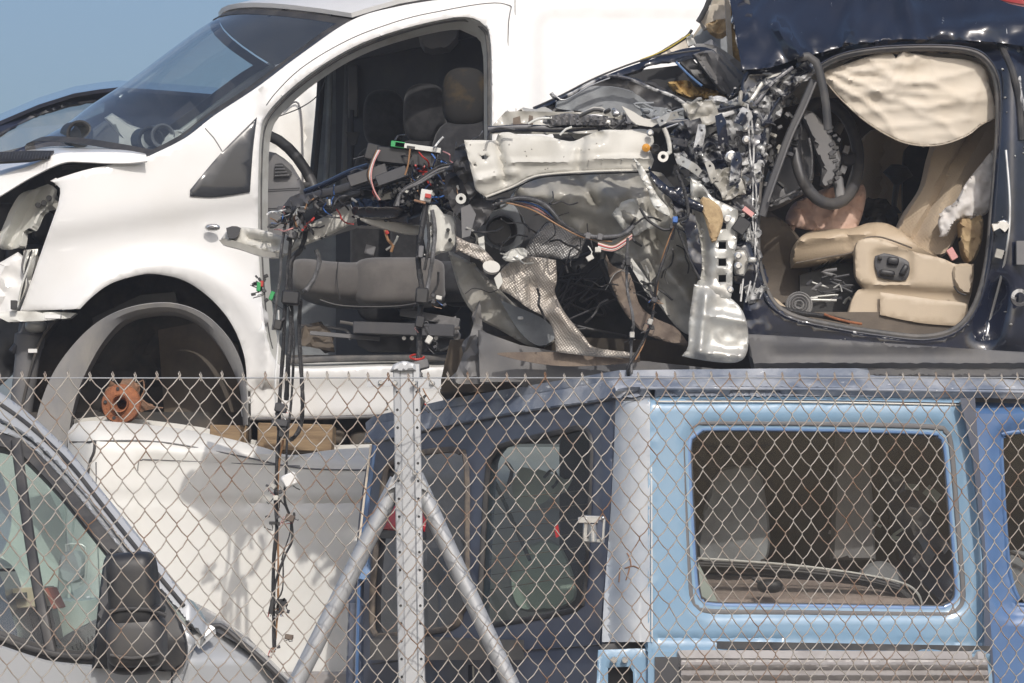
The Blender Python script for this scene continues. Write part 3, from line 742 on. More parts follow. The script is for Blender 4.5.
# ================================================================== WRECKED NAVY SUV
def suv():
    t = thing('wrecked_suv', P(880, 378, 13.2), 'wrecked navy car with torn front and hanging cream airbag, perched on blue vehicle', 'car')
    S = 12.3
    door = [(823, 66), (845, 56), (880, 50), (930, 48), (968, 51), (987, 62), (997, 85), (998, 130), (993, 200), (987, 262), (976, 303), (957, 328), (925, 337), (880, 333), (830, 325), (790, 315), (770, 298), (760, 268), (757, 235), (759, 190), (764, 150), (772, 118), (792, 88)]
    def skin(x, y):
        Y = S + .03 * ((y - 220) / 180) ** 2 + (.10 * ((70 - y) / 30) ** 1.5 if y < 70 else 0)
        Y -= .03 * seg_fold(x, y, 1012, 60, 1010, 340, 12)
        Y += .06 * seg_fold(x, y, 1000, 290, 985, 330, 10)
        if x < 765: Y -= .022 * ridged(x, y, .045, 3)
        return Y
    outl = [(742, 80), (760, 66), (800, 56), (850, 43), (900, 37), (960, 38), (1003, 41), (1060, 50), (1330, 120), (1330, 352), (1024, 358), (900, 352), (800, 342), (746, 334), (744, 300), (752, 240), (748, 180), (744, 130)]
    MB().panel(outl, skin, NAVY, holes=[door], th=.03, step=6, smooth=True, roll=.006, estep=5).build('body', t, sharp=55)
    mb = MB()
    mb.ptube([(x, y, .0) for x, y in door], lambda x, y: S + .02, 3.2, RUBBERG, closed=True)
    mb.build('door_seal', t)
    mb = MB(); mb.ptube([((x - 880) * 1.025 + 880, (y - 195) * 1.02 + 195) for x, y in door], lambda x, y: S - .005, 1.1, NAVYS, closed=True); mb.build('door_flange', t)
    mb = MB()      # deep inner return of the opening
    dd = catmull(door + door[:1], False, 10)
    mb.loft([[P(x, y, S + .02) for x, y in dd], [P(x, y, S + .10) for x, y in dd], [P(880 + (x - 880) * .985, 195 + (y - 195) * .985, S + .2) for x, y in dd]], TAUPE, th=.004)
    mb.build('door_jamb', t)
    # rear part: second door shut, scratches, catch
    mb = MB()
    mb.ptube([(1000, 44), (1012, 70), (1019, 100), (1022, 140)], lambda x, y: skin(x, y) - .006, 3.4, RUBBER)
    mb.ptube([(1006, 150), (1010, 210), (1005, 260), (990, 320), (985, 350)], lambda x, y: skin(x, y) - .002, 1.3, SILVER, flat=.4)
    mb.ptube([(1018, 46), (1020, 90), (1030, 150), (1030, 300)], lambda x, y: skin(x, y) - .01, 2.2, CHIP)
    mb.build('rear_door_edge', t)
    mb = MB()
    mb.panel([(992, 224), (1004, 219), (1010, 226), (1005, 232), (1000, 228), (994, 231)], S - .06, SILVER, th=.02, step=4)
    mb.pbox(999, 254, 8, 9, S - .04, .02, OLIVE, ang=15); mb.pbox(1021, 253, 10, 24, S - .05, .02, MGREY)
    mb.lathe(P(1019, 298, S - .04), (0, -1, 0), [(.03, 0), (.03, .02), (.018, .02), (.018, 0)], CHIP)
    mb.build('door_striker', t)
    mb = MB(); rr = random.Random(8)
    for i in range(26):
        x = rr.choice([rr.uniform(1000, 1030), rr.uniform(760, 980)]); y = rr.uniform(60, 330) if x > 990 else rr.uniform(338, 348)
        mb.ppod(x, y, rr.uniform(1, 4), rr.uniform(1, 3), skin(x, y) - .004, .01, SILV, p=2, n=5)
    mb.build('paint_chip', t)
    # side skirt and lower sill
    mb = MB()
    def sk(x, y): return S - .05 + (.03 if y > 364 else 0) + .012 * bump_rect(x, y, 772, 349, 1200, 362, 3, 3)
    mb.panel([(746, 334, 1), (800, 337), (1024, 352), (1330, 366, 1), (1330, 384, 1), (1024, 378), (755, 378, 1), (750, 356)], sk, mat('matte_sill_plastic', (.085, .085, .09), .6, col2=(.12, .115, .11), ns=5, bump=.05, bs=300), th=.08, step=6, roll=.006, smooth=True)
    mb.build('side_skirt', t)
    mb = MB()
    mb.panel([(440, 384), (450, 340), (520, 335), (600, 338), (700, 342), (780, 340), (1330, 360), (1330, 392), (440, 392)], lambda x, y: 12.75 + .04 * math.sin(x * .03) + (y - 340) * .002, BROWND, th=.9, step=14)
    mb.panel([(452, 384), (470, 336), (480, 300), (484, 340), (498, 384)], crump(12.66, .04, .05, 8), MGREY, th=.02, step=6)
    mb.panel([(478, 330), (520, 345), (560, 352), (690, 366), (750, 372), (750, 380), (480, 382)], crump(12.6, .02, .02, 9), MGREY, th=.03, step=10)
    mb.build('floor_pan', t)
    # roof, crushed
    mb = MB()
    def rf(x, y):
        Y = 12.36 + (44 - y) * .004
        Y -= .06 * ridged(x, y, .011, 4) + .02 * ridged(x + y * .6, y * .3, .03, 9)
        Y -= .10 * seg_fold(x, y, 776, 24, 800, 56, 7) + .05 * seg_fold(x, y, 755, 20, 772, 0, 7) + .05 * seg_fold(x, y, 855, 0, 848, 42, 6)
        Y -= .05 * seg_fold(x, y, 905, -10, 915, 42, 8) + .04 * seg_fold(x, y, 940, 30, 1050, 20, 8)
        return Y + .02 * ridged(x, y, .018, 6)
    mb.panel([(742, 70), (735, 30), (728, -10), (730, -50), (960, -50), (985, -6), (1010, 4), (1060, 14), (1330, 90), (1330, 130), (1060, 52), (1003, 43), (960, 40), (900, 39), (850, 45), (800, 58), (770, 68)], rf, NAVYS, th=.02, step=6, roll=.006)
    mb.build('roof', t, sharp=60)
    mb = MB(); ln = straight([(770, 66), (800, 55), (850, 42), (900, 36), (960, 36), (1003, 39), (1060, 48), (1330, 118)], False, 30)
    mb.loft([[P(x, y, 12.46) + Vector((0, k * 1.6, .012 * math.sin(k * 3.1))) for x, y in ln] for k in (0, .2, .5, .8, 1)], HLINER, th=.01); mb.build('headliner', t)
    MB().panel([(700, 60), (1330, 60), (1330, 380), (640, 380), (640, 250)], 14.05, TAUPE, th=.04, step=40).build('far_body_side', t)
    # ---------------------------------------------------------------- cabin
    mb = MB()
    mb.panel([(740, 150), (790, 170), (860, 120), (1010, 120), (1010, 330), (740, 330)], 13.7, TAUPE, th=.03, step=12)
    mb.panel([(745, 205), (775, 215), (800, 238), (812, 262), (800, 300), (760, 300), (745, 260)], lambda x, y: 12.75 + .05 * math.sin(y * .05), TAUPE, th=.25, step=10, roll=.02, smooth=True)
    mb.build('cabin_trim', t)
    MB().panel([(745, 312), (1005, 312), (1005, 345), (745, 345)], 12.5, TAUPE, th=1.3).build('cabin_floor', t)
    seat = None
    st = MB()
    def bk(x, y):
        return 12.70 - .06 * math.cos((x - 940) * .045) + .03 * seg_fold(x, y, 915, 240, 975, 120, 3) - .02 * seg_fold(x, y, 930, 235, 985, 130, 5)
    st.panel([(896, 242), (904, 214), (922, 186), (931, 152), (943, 128), (990, 112), (1000, 150), (985, 190), (962, 225), (945, 255), (920, 252)], bk, BSEAT, th=.12, step=5, smooth=True, roll=.03)
    seat = st.build('seat_backrest', t)
    mb = MB()
    def cu(x, y): return 12.66 - .05 * math.sin(max(0, min(1, (y - 222) / 44)) * 3.1) - .03 * seg_fold(x, y, 800, 240, 870, 232, 5) + .012 * seg_fold(x, y, 845, 226, 852, 256, 2)
    mb.panel([(793, 266, 1), (794, 247), (806, 233), (830, 229), (852, 228), (868, 223), (885, 223), (900, 230), (918, 244), (938, 256), (938, 268, 1), (880, 262), (855, 256), (828, 262), (810, 265)], cu, BLEATH, th=.35, step=4, smooth=True, roll=.02)
    mb.build('seat_cushion', t, sharp=60)
    mb = MB()
    mb.ptube([(796, 263), (828, 257), (853, 252), (862, 240), (880, 237), (912, 248)], 12.57, .9, TAUPE); mb.build('cushion_piping', seat)
    mb = MB()
    tr = lambda x, y: 12.52 - .03 * (1 / (1 + math.exp((y - 285 - (x - 850) * .06) / 1.5))) + .015 * bump_rect(x, y, 872, 250, 912, 283, 8, 4)
    mb.panel([(855, 250, 1), (858, 241), (868, 238), (880, 239), (908, 250), (941, 258), (956, 264), (974, 264, 1), (972, 290), (965, 312), (952, 330, 1), (910, 326), (846, 322, 1), (852, 300), (858, 290), (864, 288), (856, 276)], tr, BTRIM, th=.06, step=4, smooth=True, roll=.005)
    mb.panel([(880, 292, 1), (930, 299), (968, 305), (958, 326, 1), (920, 323), (880, 315, 1)], 12.485, BTRIM, th=.03, roll=.004, smooth=True, step=6)
    mb.panel([(954, 266), (973, 266), (970, 294), (962, 292), (955, 284)], 12.47, BTRIM, th=.03, roll=.01, step=5, smooth=True)
    mb.ptube([(954, 286), (958, 292), (966, 295)], 12.46, .9, BLACKP)
    tr_ = mb.build('seat_side_trim', t)
    mb = MB(); mb.panel([(875, 256), (884, 253), (900, 257), (909, 262), (910, 269), (906, 280), (892, 280), (878, 277), (875, 268)], 12.49, DGREY, th=.02, smooth=True, roll=.004, step=5)
    for x, y, w, h, a in ((893, 261, 12, 8, 5), (904, 270, 6, 12, 30), (887, 273, 16, 6, 8), (880, 258, 4, 4, 0)): mb.ppod(x, y, w, h, 12.485, .03, BLACKP, ang=a, p=4, n=8)
    mb.build('seat_switch_panel', tr_)
    # far seat, console, lever
    mb = MB(); mb.panel([(846, 215), (856, 160), (864, 136), (880, 128), (905, 132), (912, 160), (905, 215)], lambda x, y: 13.45 - .05 * math.cos((x - 880) * .05) + .02 * seg_fold(x, y, 884, 140, 878, 210, 3), BSEAT, th=.12, step=6, smooth=True, roll=.03)
    mb.build('far_seat_backrest', t)
    MB().panel([(905, 150), (930, 146), (935, 175), (915, 240), (905, 240)], 13.3, BLACKP, th=.05, smooth=True).build('belt_buckle_panel', t)
    mb = MB(); mb.lathe(P(898, 174, 13.1), (.1, -.3, 1), [(.001, .03), (.03, .03), (.055, 0), (.03, -.02), (.012, -.04), (.01, -.12), (.03, -.14)], DGREY); mb.build('gear_lever', t)
    mb = MB(); mb.panel(jag([(856, 206), (868, 198), (885, 199), (898, 214), (900, 235), (872, 226), (858, 226)], 1.2, 5, 3), crump(13.0, .05, .06, 3), BLACKP, th=.08, step=5); mb.build('centre_console', t)
    # curtain airbag
    def air(x, y):
        Y = 12.37 + .05 * ((y - 50) / 95) - .025 * math.sin((x - 823) / 172 * 3.14)
        f = 0
        for (a, b, c, d, w, h) in ((835, 75, 925, 62, 2.2, .8), (829, 80, 935, 84, 3, 1.2), (835, 88, 960, 96, 3.4, 1.1), (845, 98, 975, 70, 3, 1.0), (858, 112, 985, 100, 4, 1.1), (870, 60, 890, 75, 3, .9), (903, 52, 880, 92, 3.5, 1.2),
                                (915, 56, 900, 80, 2.5, .9), (880, 128, 970, 120, 4, .9), (900, 92, 890, 100, 3, .8), (985, 70, 970, 110, 3, .8), (845, 75, 880, 66, 2.2, .9), (925, 110, 990, 88, 3, .7), (905, 136, 955, 134, 3, .5)):
            e = seg_fold(x, y, a, b, c, d, w * 1.7); f += h * (math.exp(-math.sqrt(max(0, -math.log(max(e, 1e-9))) + .02) * 1.25) if e > 1e-6 else 0)
        th = math.atan2(y - 56, x - 796); r = math.hypot(y - 56, x - 796); ph = math.atan2(y - 36, x - 908); r2 = math.hypot(y - 36, x - 908)
        g = (1 - abs(math.sin(th * 15 + 1.5 * nz(x, y, .03, 2)))) ** 1.6 * math.exp(-max(0, r - 40) / 120) * 1.0
        g += (1 - abs(math.sin(ph * 5 + 2 * nz(x, y, .03, 8)))) ** 2 * math.exp(-max(0, r2 - 14) / 26) * .8
        g += .10 * (1 - abs(nz(x * .25 + y * .2, y * 1.1 - x * .28, .075, 4)) * 3.2)
        return Y - .014 * f - .016 * g
    cl = [(823, 78), (827, 71), (855, 61), (878, 53), (890, 52), (896, 58, 1), (903, 50), (911, 53), (935, 57), (968, 60), (985, 68), (990, 87), (994, 100), (995, 118), (981, 125), (968, 135), (948, 143), (928, 146), (905, 143), (885, 134), (865, 121), (850, 108), (836, 94)]
    ab = MB().panel(cl, air, CREAM, th=.006, step=3, smooth=True, roll=.004, estep=4).build('curtain_airbag', t, sharp=80)
    mb = MB(); mb.ptube([(x, y) for x, y, *_ in cl[13:] + cl[:1]], lambda x, y: air(x, y) - .002, .6, HLINER); mb.build('hem', ab)
    MB().panel([(826, 74), (850, 60), (900, 46), (900, 56), (860, 64), (835, 80)], 12.5, TAUPE, th=.2, step=8).build('headliner_edge', t)
    # driver airbag, wheel, cluster
    mb = MB()
    mb.panel([(786, 222), (792, 205), (806, 197), (826, 188), (842, 186), (852, 194), (862, 184), (866, 196), (860, 222), (850, 234), (826, 232), (806, 230)], crump(lambda x, y: 12.78 - .06 * math.sin((x - 786) / 80 * 3.1), .035, .07, 5), PINK, th=.03, step=3, smooth=True, roll=.03)
    mb.build('driver_airbag', t, sharp=80)
    mb = MB(); c = P(827, 153, 12.60); ex = Vector((.118, .09, 0)); ez = Vector((-.005, .06, .185))
    mb.tube([c + ex * math.cos(a) + ez * math.sin(a) for a in [i * math.tau / 28 for i in range(28)]], .021, mat('worn_rim_leather', (.06, .06, .065), .45, col2=(.09, .085, .08), ns=12), closed=True, sides=12)
    mb.tube([c, c + ex * .7 + ez * -.1, c + ex], .022, DGREY, flat=.5); mb.tube([c, c - ez * .5 + ex * .3, c - ez * .9 + ex * .35], .018, MGREY, flat=.5)
    mb.tube([c, c + ez * .6 + ex * .5], .015, SILVER, flat=.4)
    mb.pod(c + Vector((.0, .03, 0)), (.12, .08, .16), BLACKP, p=3, n=12); mb.build('steering_wheel', t)
    mb = MB()
    mb.panel([(801, 110), (812, 111), (824, 124), (835, 143), (841, 158), (836, 176), (828, 187), (821, 184), (822, 167), (813, 142)], 12.5, MGREY, th=.06, step=6, smooth=True, roll=.015); cc = mb.build('column_cover', t)
    mb = MB(); rr = random.Random(4)
    for i in range(14): mb.pbox(834 + rr.uniform(-5, 5), 128 + i * 4.2, rr.uniform(3, 8), rr.uniform(2, 5), 12.52, .05, rr.choice([DGREY, BLACKP, DGREY, MGREY]), ang=rr.uniform(-40, 40))
    mb.build('column_switch', cc)
    mb = MB()
    mb.panel([(766, 207), (767, 178), (776, 156), (790, 132), (802, 120), (812, 138), (815, 160), (811, 186), (795, 198), (780, 206)], lambda x, y: 12.56 + .03 * bump_rect(x, y, 772, 140, 808, 196, 15, 5), MGREY, th=.10, step=5, smooth=True, roll=.02)
    mb.ptube([(769, 204), (790, 194), (808, 183), (812, 160), (809, 138)], 12.52, 1.3, CORR); mb.build('instrument_cluster', t)
    mb = MB()
    mb.ptube([(797, 58), (808, 56), (816, 62), (822, 82), (826, 105), (828, 130)], 12.24, lambda u: 4.2, RUBBER, flat=.45)
    mb.build('door_weatherstrip', t)
    mb = MB(); mb.ptube([(814, 80), (803, 106), (790, 134), (778, 166), (766, 200), (762, 216)], 12.28, 4.2, DGREY, flat=.5); mb.ptube([(816, 82), (805, 108), (792, 136), (780, 168), (768, 202)], 12.25, 1, MGREY); mb.build('pillar_trim', t)
    mb = MB(); rr = random.Random(11)
    for i in range(46):
        x = rr.uniform(768, 800); y = rr.uniform(95, 200)
        if x > 768 + (200 - y) * .36 + 8: continue
        mb.pbox(x, y, rr.uniform(3, 12), rr.uniform(2, 7), rr.uniform(12.4, 12.5), .05, rr.choice([MGREY, BLACKP, DGREY, BLACKP, OLIVE]), ang=rr.uniform(0, 90), bev=.3)
    for x, y in ((833, 152), (843, 170), (846, 150)): mb.pbox(x, y, 6, 8, 12.6, .04, MGREY, ang=20)
    mb.build('dashboard_bracket', t)
    # white cloth and foam on the seat
    mb = MB(); mb.panel([(938, 221), (945, 208), (955, 202), (966, 183), (980, 165), (995, 149), (996, 175), (988, 212), (970, 216), (955, 222), (947, 236), (942, 237)], crump(lambda x, y: 12.56 - .03 * math.sin((x - 938) * .06), .03, .06, 4), WCLOTH, th=.01, step=3, smooth=True, roll=.02)
    mb.build('torn_airbag_cloth', t, sharp=80)
    MB().panel([(960, 222), (968, 217), (982, 216), (982, 240), (973, 262), (964, 256)], crump(12.54, .02, .08, 2), TAN, th=.08, step=4, smooth=True, roll=.02).build('side_bolster_foam', t)
    mb = MB(); mb.pbox(952, 254, 7, 12, 12.5, .02, W_PNK, ang=-30); mb.build('belt_anchor', t)
    # seat mechanism and odds on the cabin floor
    mb = MB()
    mb.panel([(800, 275), (845, 262), (858, 262), (852, 312), (800, 312)], 12.75, BLACKP, th=.1)
    rr = random.Random(3)
    for i in range(18):
        x, y = rr.uniform(806, 850), rr.uniform(274, 304); mb.ptube([(x, y), (x + rr.uniform(-16, 16), y + rr.uniform(-8, 4)), (x + rr.uniform(-20, 20), y + rr.uniform(-8, 8))], rr.uniform(12.5, 12.65), rr.uniform(.7, 2), rr.choice([BLACKP, DGREY, MGREY, BLACKP, DGREY, SILV]))
    mb.build('seat_mechanism', t)
    mb = MB()
    for r_ in (3, 6, 9, 11.5): mb.lathe(P(799, 305, 12.42), (0, -1, .1), [(r_ * .0034, 0), (r_ * .0034 + .004, .006), (r_ * .0034 + .008, 0)], [MGREY, LINER, MGREY, LINER][int(r_ / 3) % 4])
    mb.lathe(P(799, 305, 12.44), (0, -1, .1), [(.001, 0), (.046, 0), (.048, -.02), (.001, -.02)], MGREY); mb.build('belt_reel', t)
    mb = MB(); mb.ptube([(780, 308), (800, 313), (822, 316), (850, 322)], 12.4, 2.6, CABLE); mb.ptube([(824, 314), (834, 318), (850, 322), (862, 324)], 12.38, 1.3, RUST)
    mb.panel([(770, 295), (778, 300), (792, 312), (775, 310)], 12.42, BTRIM, th=.01); mb.build('floor_cable', t)
    # ---------------------------------------------------------------- crushed front
    mb = MB()
    mb.panel([(470, 190), (520, 150), (600, 120), (700, 130), (765, 180), (765, 345), (470, 345)], crump(13.0, .06, .02, 7), IDARK, th=.08, step=12)  # dark sheets stand in for the shade inside the hollow
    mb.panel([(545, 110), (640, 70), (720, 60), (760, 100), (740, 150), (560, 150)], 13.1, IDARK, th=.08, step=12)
    mb.build('cavity_shade_backing', t)
    # folded bonnet
    mb = MB()
    def hd(x, y): return 12.75 - .0012 * (x - 530) + .25 * max(0, (110 - y) / 100) - .03 * ridged(x, y, .022, 2)
    mb.panel([(530, 110, 1), (552, 100), (575, 89), (600, 78), (625, 68), (655, 58), (682, 49), (705, 47), (716, 52, 1), (700, 57), (672, 62), (650, 66), (626, 74), (612, 77), (592, 82), (570, 93), (552, 104), (535, 110)], hd, NAVYS, th=.02, smooth=True, step=5, roll=.005)
    mb.panel([(540, 110), (560, 100), (580, 88), (600, 80), (625, 78), (650, 84), (668, 95), (690, 108), (684, 122), (655, 118), (620, 114), (580, 112)], crump(12.78, .05, .03, 4), DGREY, th=.02, step=5, smooth=True)
    mb.panel([(556, 108), (566, 96), (584, 88), (604, 86), (632, 92), (650, 106), (640, 116), (600, 112)], crump(12.72, .03, .02, 5), CONC, th=.01, step=6, smooth=True)
    bon = mb.build('bonnet', t, sharp=50)
    mb = MB()
    mb.ptube([(551, 93), (558, 99), (575, 92), (596, 81), (612, 76), (632, 80), (650, 88), (672, 96), (688, 106)], 12.62, 2.0, CHIP); mb.ptube([(555, 95), (565, 100), (590, 86), (610, 78)], 12.60, .7, SILVER)
    mb.ptube([(533, 108), (560, 96), (600, 76), (650, 58), (700, 50)], 12.66, 1.0, RUBBER); mb.build('bonnet_edge', bon)
    mb = MB()   # scuttle structure
    mb.panel([(668, 82), (684, 80), (700, 84), (716, 90), (726, 97), (722, 101), (706, 98), (690, 97), (676, 92)], crump(12.72, .04, .12, 3), FOAM, th=.06, step=3)
    mb.build('foam_block', t)
    mb = MB()
    mb.panel([(693, 54, 1), (712, 50), (722, 60), (742, 85), (730, 98, 1), (714, 82), (702, 66)], lambda x, y: 12.6 + .03 * seg_fold(x, y, 702, 56, 732, 92, 4), MGREY, th=.05, step=5, smooth=True, roll=.01)
    mb.panel([(708, 50), (716, 48), (752, 82), (742, 90)], 12.66, LINER, th=.05, step=6, roll=.01)
    mb.panel([(694, 44), (716, 46), (740, 62), (758, 76), (745, 84), (722, 62), (702, 50)], crump(12.75, .02, .05, 2), LINER, th=.04, step=5, smooth=True)
    mb.panel([(680, 62), (692, 58), (716, 86), (704, 84), (690, 72)], crump(12.65, .02, .08, 2), BLACKP, th=.03, step=5)
    mb.ptube([(676, 62), (690, 76), (702, 86)], 12.6, 1.3, MBLUE); mb.build('scuttle_panel', t)
    mb = MB()
    mb.panel([(690, 40), (702, 22), (714, 6), (722, -20), (742, -20), (742, 66), (725, 58), (700, 48)], lambda x, y: 13.3 - .02 * math.sin(y * .08), HLINER, th=.05, step=8)
    mb.panel([(690, 42), (703, 26), (722, 22), (729, 30), (729, 56), (712, 50)], crump(13.2, .02, .02, 2), CONC, th=.03, step=8)
    mb.panel([(700, 20), (710, 6), (722, -20), (728, -20), (728, 18), (718, 30), (706, 28)], crump(13.1, .03, .04, 8), HLINER, th=.03, step=5)
    mb.panel([(706, 24), (716, 20), (727, 18), (727, 30), (720, 34), (708, 32)], crump(13.05, .03, .09, 6), TAN, th=.02, step=3)
    mb.build('torn_headliner', t)
    mb = MB(); mb.panel(jag([(727, -20), (736, -20), (737, 20), (741, 45), (745, 62), (735, 62), (730, 30)], .7, 4, 7), 12.95, FOAM, th=.04, step=4); mb.panel([(724, -20), (729, -20), (732, 40), (733, 58), (728, 55)], 12.93, HLINER, th=.03); mb.build('pillar_foam', t)
    mb = MB()
    mb.ptube([(698, 22), (706, 8), (716, -20)], 12.95, 2.6, RUBBER); mb.ptube([(735, -20), (742, 10), (747, 35), (752, 62)], 12.55, 3.2, CHIP); mb.ptube([(742, -20), (750, 15), (757, 40), (762, 58)], 12.5, 3.0, RUBBER, flat=.6)
    mb.ptube([(640, 62), (662, 52), (685, 38), (692, 30)], 12.9, 1.6, RUBBER); mb.ptube([(640, 60), (665, 50), (690, 34)], 12.88, .6, W_YEL)
    mb.build('roof_pillar', t)
    mb = MB(); mb.panel([(655, 55), (668, 46), (682, 38), (692, 44), (688, 50), (668, 54)], crump(13.0, .02, .06, 2), CREAM, th=.02, step=5); mb.panel([(686, 36), (692, 34), (696, 44), (688, 46)], crump(12.9, .02, .1, 2), SILV, th=.01, step=3); mb.build('wing_remnant', t)
    mb = MB(); mb.ptube([(744, 64), (760, 60), (778, 60), (790, 66)], 12.42, 4.5, NAVYS, flat=.7); mb.panel([(742, 88), (752, 78), (766, 73), (776, 76), (768, 84), (752, 92)], crump(12.5, .02, .05, 3), HLINER, th=.02, step=4)
    mb.build('pillar_base', t)
    # mangled pillar: chipped, glinting metal
    mb = MB()
    mb.panel(jag([(688, 106), (705, 100), (722, 102), (742, 96), (755, 86), (772, 76), (792, 70), (804, 62), (812, 68), (800, 84), (782, 100), (772, 118), (764, 150), (760, 190), (757, 235), (760, 268), (768, 298), (752, 300), (744, 250), (738, 200), (716, 190), (700, 180), (690, 160), (680, 150), (674, 130), (690, 122)], 1.3, 5, 2), crump(12.33, .07, .05, 12), CHIP, th=.02, step=2.6)
    mb.build('crumpled_pillar', t, sharp=60)
    mb = MB(); rr = random.Random(21)
    path = [(690, 112), (716, 108), (740, 108), (752, 98), (770, 84), (790, 72)]
    for k in range(7):
        q = [(x + rr.uniform(-5, 5), y + rr.uniform(-5, 8), rr.uniform(-.02, .04)) for x, y in path[rr.randint(0, 2):]]
        mb.ptube(q, 12.27, rr.uniform(1, 2.6), rr.choice([CHIP, SILV, NAVYS, CHIP]), flat=.5)
    for k in range(5):
        x0 = rr.uniform(738, 756); q = [(x0 + rr.uniform(-5, 5), 110 + j * 38 + rr.uniform(-8, 8), rr.uniform(-.03, .02)) for j in range(6)]
        mb.ptube(q, 12.27, rr.uniform(.5, 1.4), rr.choice([CHIP, CHIP, NAVYS]), flat=.5)
    mb.build('torn_seam', t)
    mb = MB()
    for k in range(44):
        x = rr.uniform(676, 762); y = rr.uniform(98, 215)
        if x > 755 - (y - 100) * .05 and y > 120: x -= 20
        a = rr.uniform(0, 6.28); L = rr.uniform(4, 17)
        q = [(x + rr.uniform(-2, 2) + math.cos(a) * L * j / 3, y + rr.uniform(-3, 3) + math.sin(a) * L * .7 * j / 3, rr.uniform(-.03, .03)) for j in range(4)]
        m_ = rr.choice([CHIP, CHIP, SILV, BLACKP, DGREY, NAVYS, OLIVE, SILVER, BLACKP, NAVYS])
        if k % 3: mb.ptube(q, rr.uniform(12.18, 12.3), rr.uniform(.8, 2.6), m_, flat=rr.uniform(.25, .8), sides=6)
        else:
            w = rr.uniform(8, 20)
            mb.panel(jag([(x - w, y - w * .5), (x + w * .6, y - w * .7), (x + w, y + w * .4), (x - w * .4, y + w * .8)], 1, 4, k), crump(rr.uniform(12.2, 12.3), .03, .1, k), m_, th=.006, step=3)
    mb.build('torn_metal', t, sharp=60)
    # bent brackets with bolt holes
    for k, (x, y, w, h, a_, m_) in enumerate(((668, 118, 22, 8, -25, SILV), (700, 138, 9, 26, 12, CHIP), (722, 130, 10, 30, -8, NAVYS), (690, 166, 26, 9, 32, SILV), (712, 172, 8, 22, -20, OLIVE), (736, 170, 11, 34, 4, CHIP), (678, 142, 20, 7, 10, DGREY), (744, 118, 14, 18, 30, CHIP), (660, 112, 14, 9, 8, CONC))):
        ca, sa = math.cos(R(a_)), math.sin(R(a_))
        def tr2(u, v): return (x + u * ca - v * sa, y + u * sa + v * ca)
        q = [tr2(-w / 2, -h / 2), tr2(w * .2, -h * .55), tr2(w / 2, -h * .3), tr2(w * .48, h / 2), tr2(0, h * .42), tr2(-w / 2, h / 2)]
        hh = []
        for s_ in (-.3, .3):
            cx_, cy_ = tr2(w * s_ if w > h else 0, 0 if w > h else h * s_); hh.append([(cx_ + 1.5 * math.cos(i), cy_ + 1.5 * math.sin(i)) for i in (0, 1.05, 2.1, 3.14, 4.2, 5.24)])
        m3 = MB(); m3.panel(q, lambda X, Z, k=k, x=x, y=y: 12.16 + .004 * (k % 3) + .03 * abs((X - x) * .05 + (Z - y) * .03), m_, holes=hh, hs=False, th=.006, step=3); m3.build('mounting_bracket', t, sharp=30)
    # lever, bolts
    mb = MB()
    mb.ptube([(664, 128), (668, 138), (670, 152), (664, 156)], 12.14, 2.4, SILV, flat=.5); mb.lathe(P(663, 157, 12.13), (0, -1, 0), [(.008, 0), (.018, 0), (.018, .012), (.008, .012), (.008, 0)], SILVER)
    for x, y, r_ in ((745, 128, .014), (746, 140, .014), (731, 157, .02), (727, 219, .016), (738, 256, .013), (738, 266, .013), (730, 290, .012), (650, 133, .012)):
        mb.lathe(P(x, y, 12.2), (0, -1, 0), [(.001, .014), (r_ * .6, .014), (r_ * .7, .008), (r_, .006), (r_, 0)], SILVER, 12)
    mb.lathe(P(646, 148, 12.2), (0, -1, 0), [(.001, .02), (.014, .012), (.014, 0)], mat('amber_grommet', (.6, .28, .04), .4), 12)
    mb.lathe(P(655, 149, 12.2), (0, -1, 0), [(.001, .02), (.012, .03), (.018, .0)], BLACKP, 12); mb.build('bolt', t)
    # hinge pillar: pale, with square holes and hinges
    mb = MB()
    sq = [[(718.5, y, 1), (726, y, 1), (726, y + 7, 1), (718.5, y + 7, 1)] for y in (222, 242, 259, 275)]
    mb.panel([(690, 176, 1), (704, 186), (712, 197), (728, 205), (738, 210, 1), (737, 240), (733, 262), (732, 288), (728, 300), (704, 292), (697, 284, 1), (702, 270), (698, 240), (692, 210)],
             crump(lambda x, y: 12.2 + .04 * seg_fold(x, y, 700, 200, 704, 280, 5), .012, .05, 4), SILV, holes=sq, hs=False, th=.02, step=4, smooth=True, roll=.006)
    mb.build('hinge_pillar', t)
    mb = MB()
    mb.panel([(700, 200), (708, 198), (720, 207), (723, 222), (716, 241), (712, 243), (707, 226)], 12.165, TAN, th=.02, smooth=True, roll=.008, step=4); mb.build('pillar_foam_insert', t)
    mb = MB()
    def ft(x, y): return 12.2 - .03 * seg_fold(x, y, 706, 296, 700, 350, 5) - .025 * seg_fold(x, y, 700, 352, 740, 356, 5) - .02 * seg_fold(x, y, 712, 316, 748, 322, 5) - .008 * ridged(x, y, .05, 2)
    mb.panel([(694, 284, 1), (712, 286), (728, 296), (742, 310), (748, 330), (747, 352), (738, 362), (715, 362), (690, 358), (682, 356, 1), (688, 346), (689, 320), (692, 300)], ft, SILV, th=.02, step=3, smooth=True, roll=.006)
    mb.build('sill_stub', t, sharp=60)
    mb = MB()
    mb.panel([(731, 245), (752, 243), (754, 282), (736, 284), (730, 270)], crump(12.27, .015, .06, 4), NAVYS, th=.02, step=5, smooth=True, roll=.01)
    mb.panel([(733, 252), (745, 250), (748, 262), (744, 276), (735, 275), (733, 262)], 12.23, SILV, th=.02, step=5, smooth=True, roll=.008); mb.pod(P(752, 260, 12.2), (.03, .03, .02), SILV)
    mb.panel([(727, 200), (738, 190), (752, 200), (750, 226), (740, 236), (730, 226)], crump(12.24, .02, .08, 5), NAVYS, th=.03, step=4)
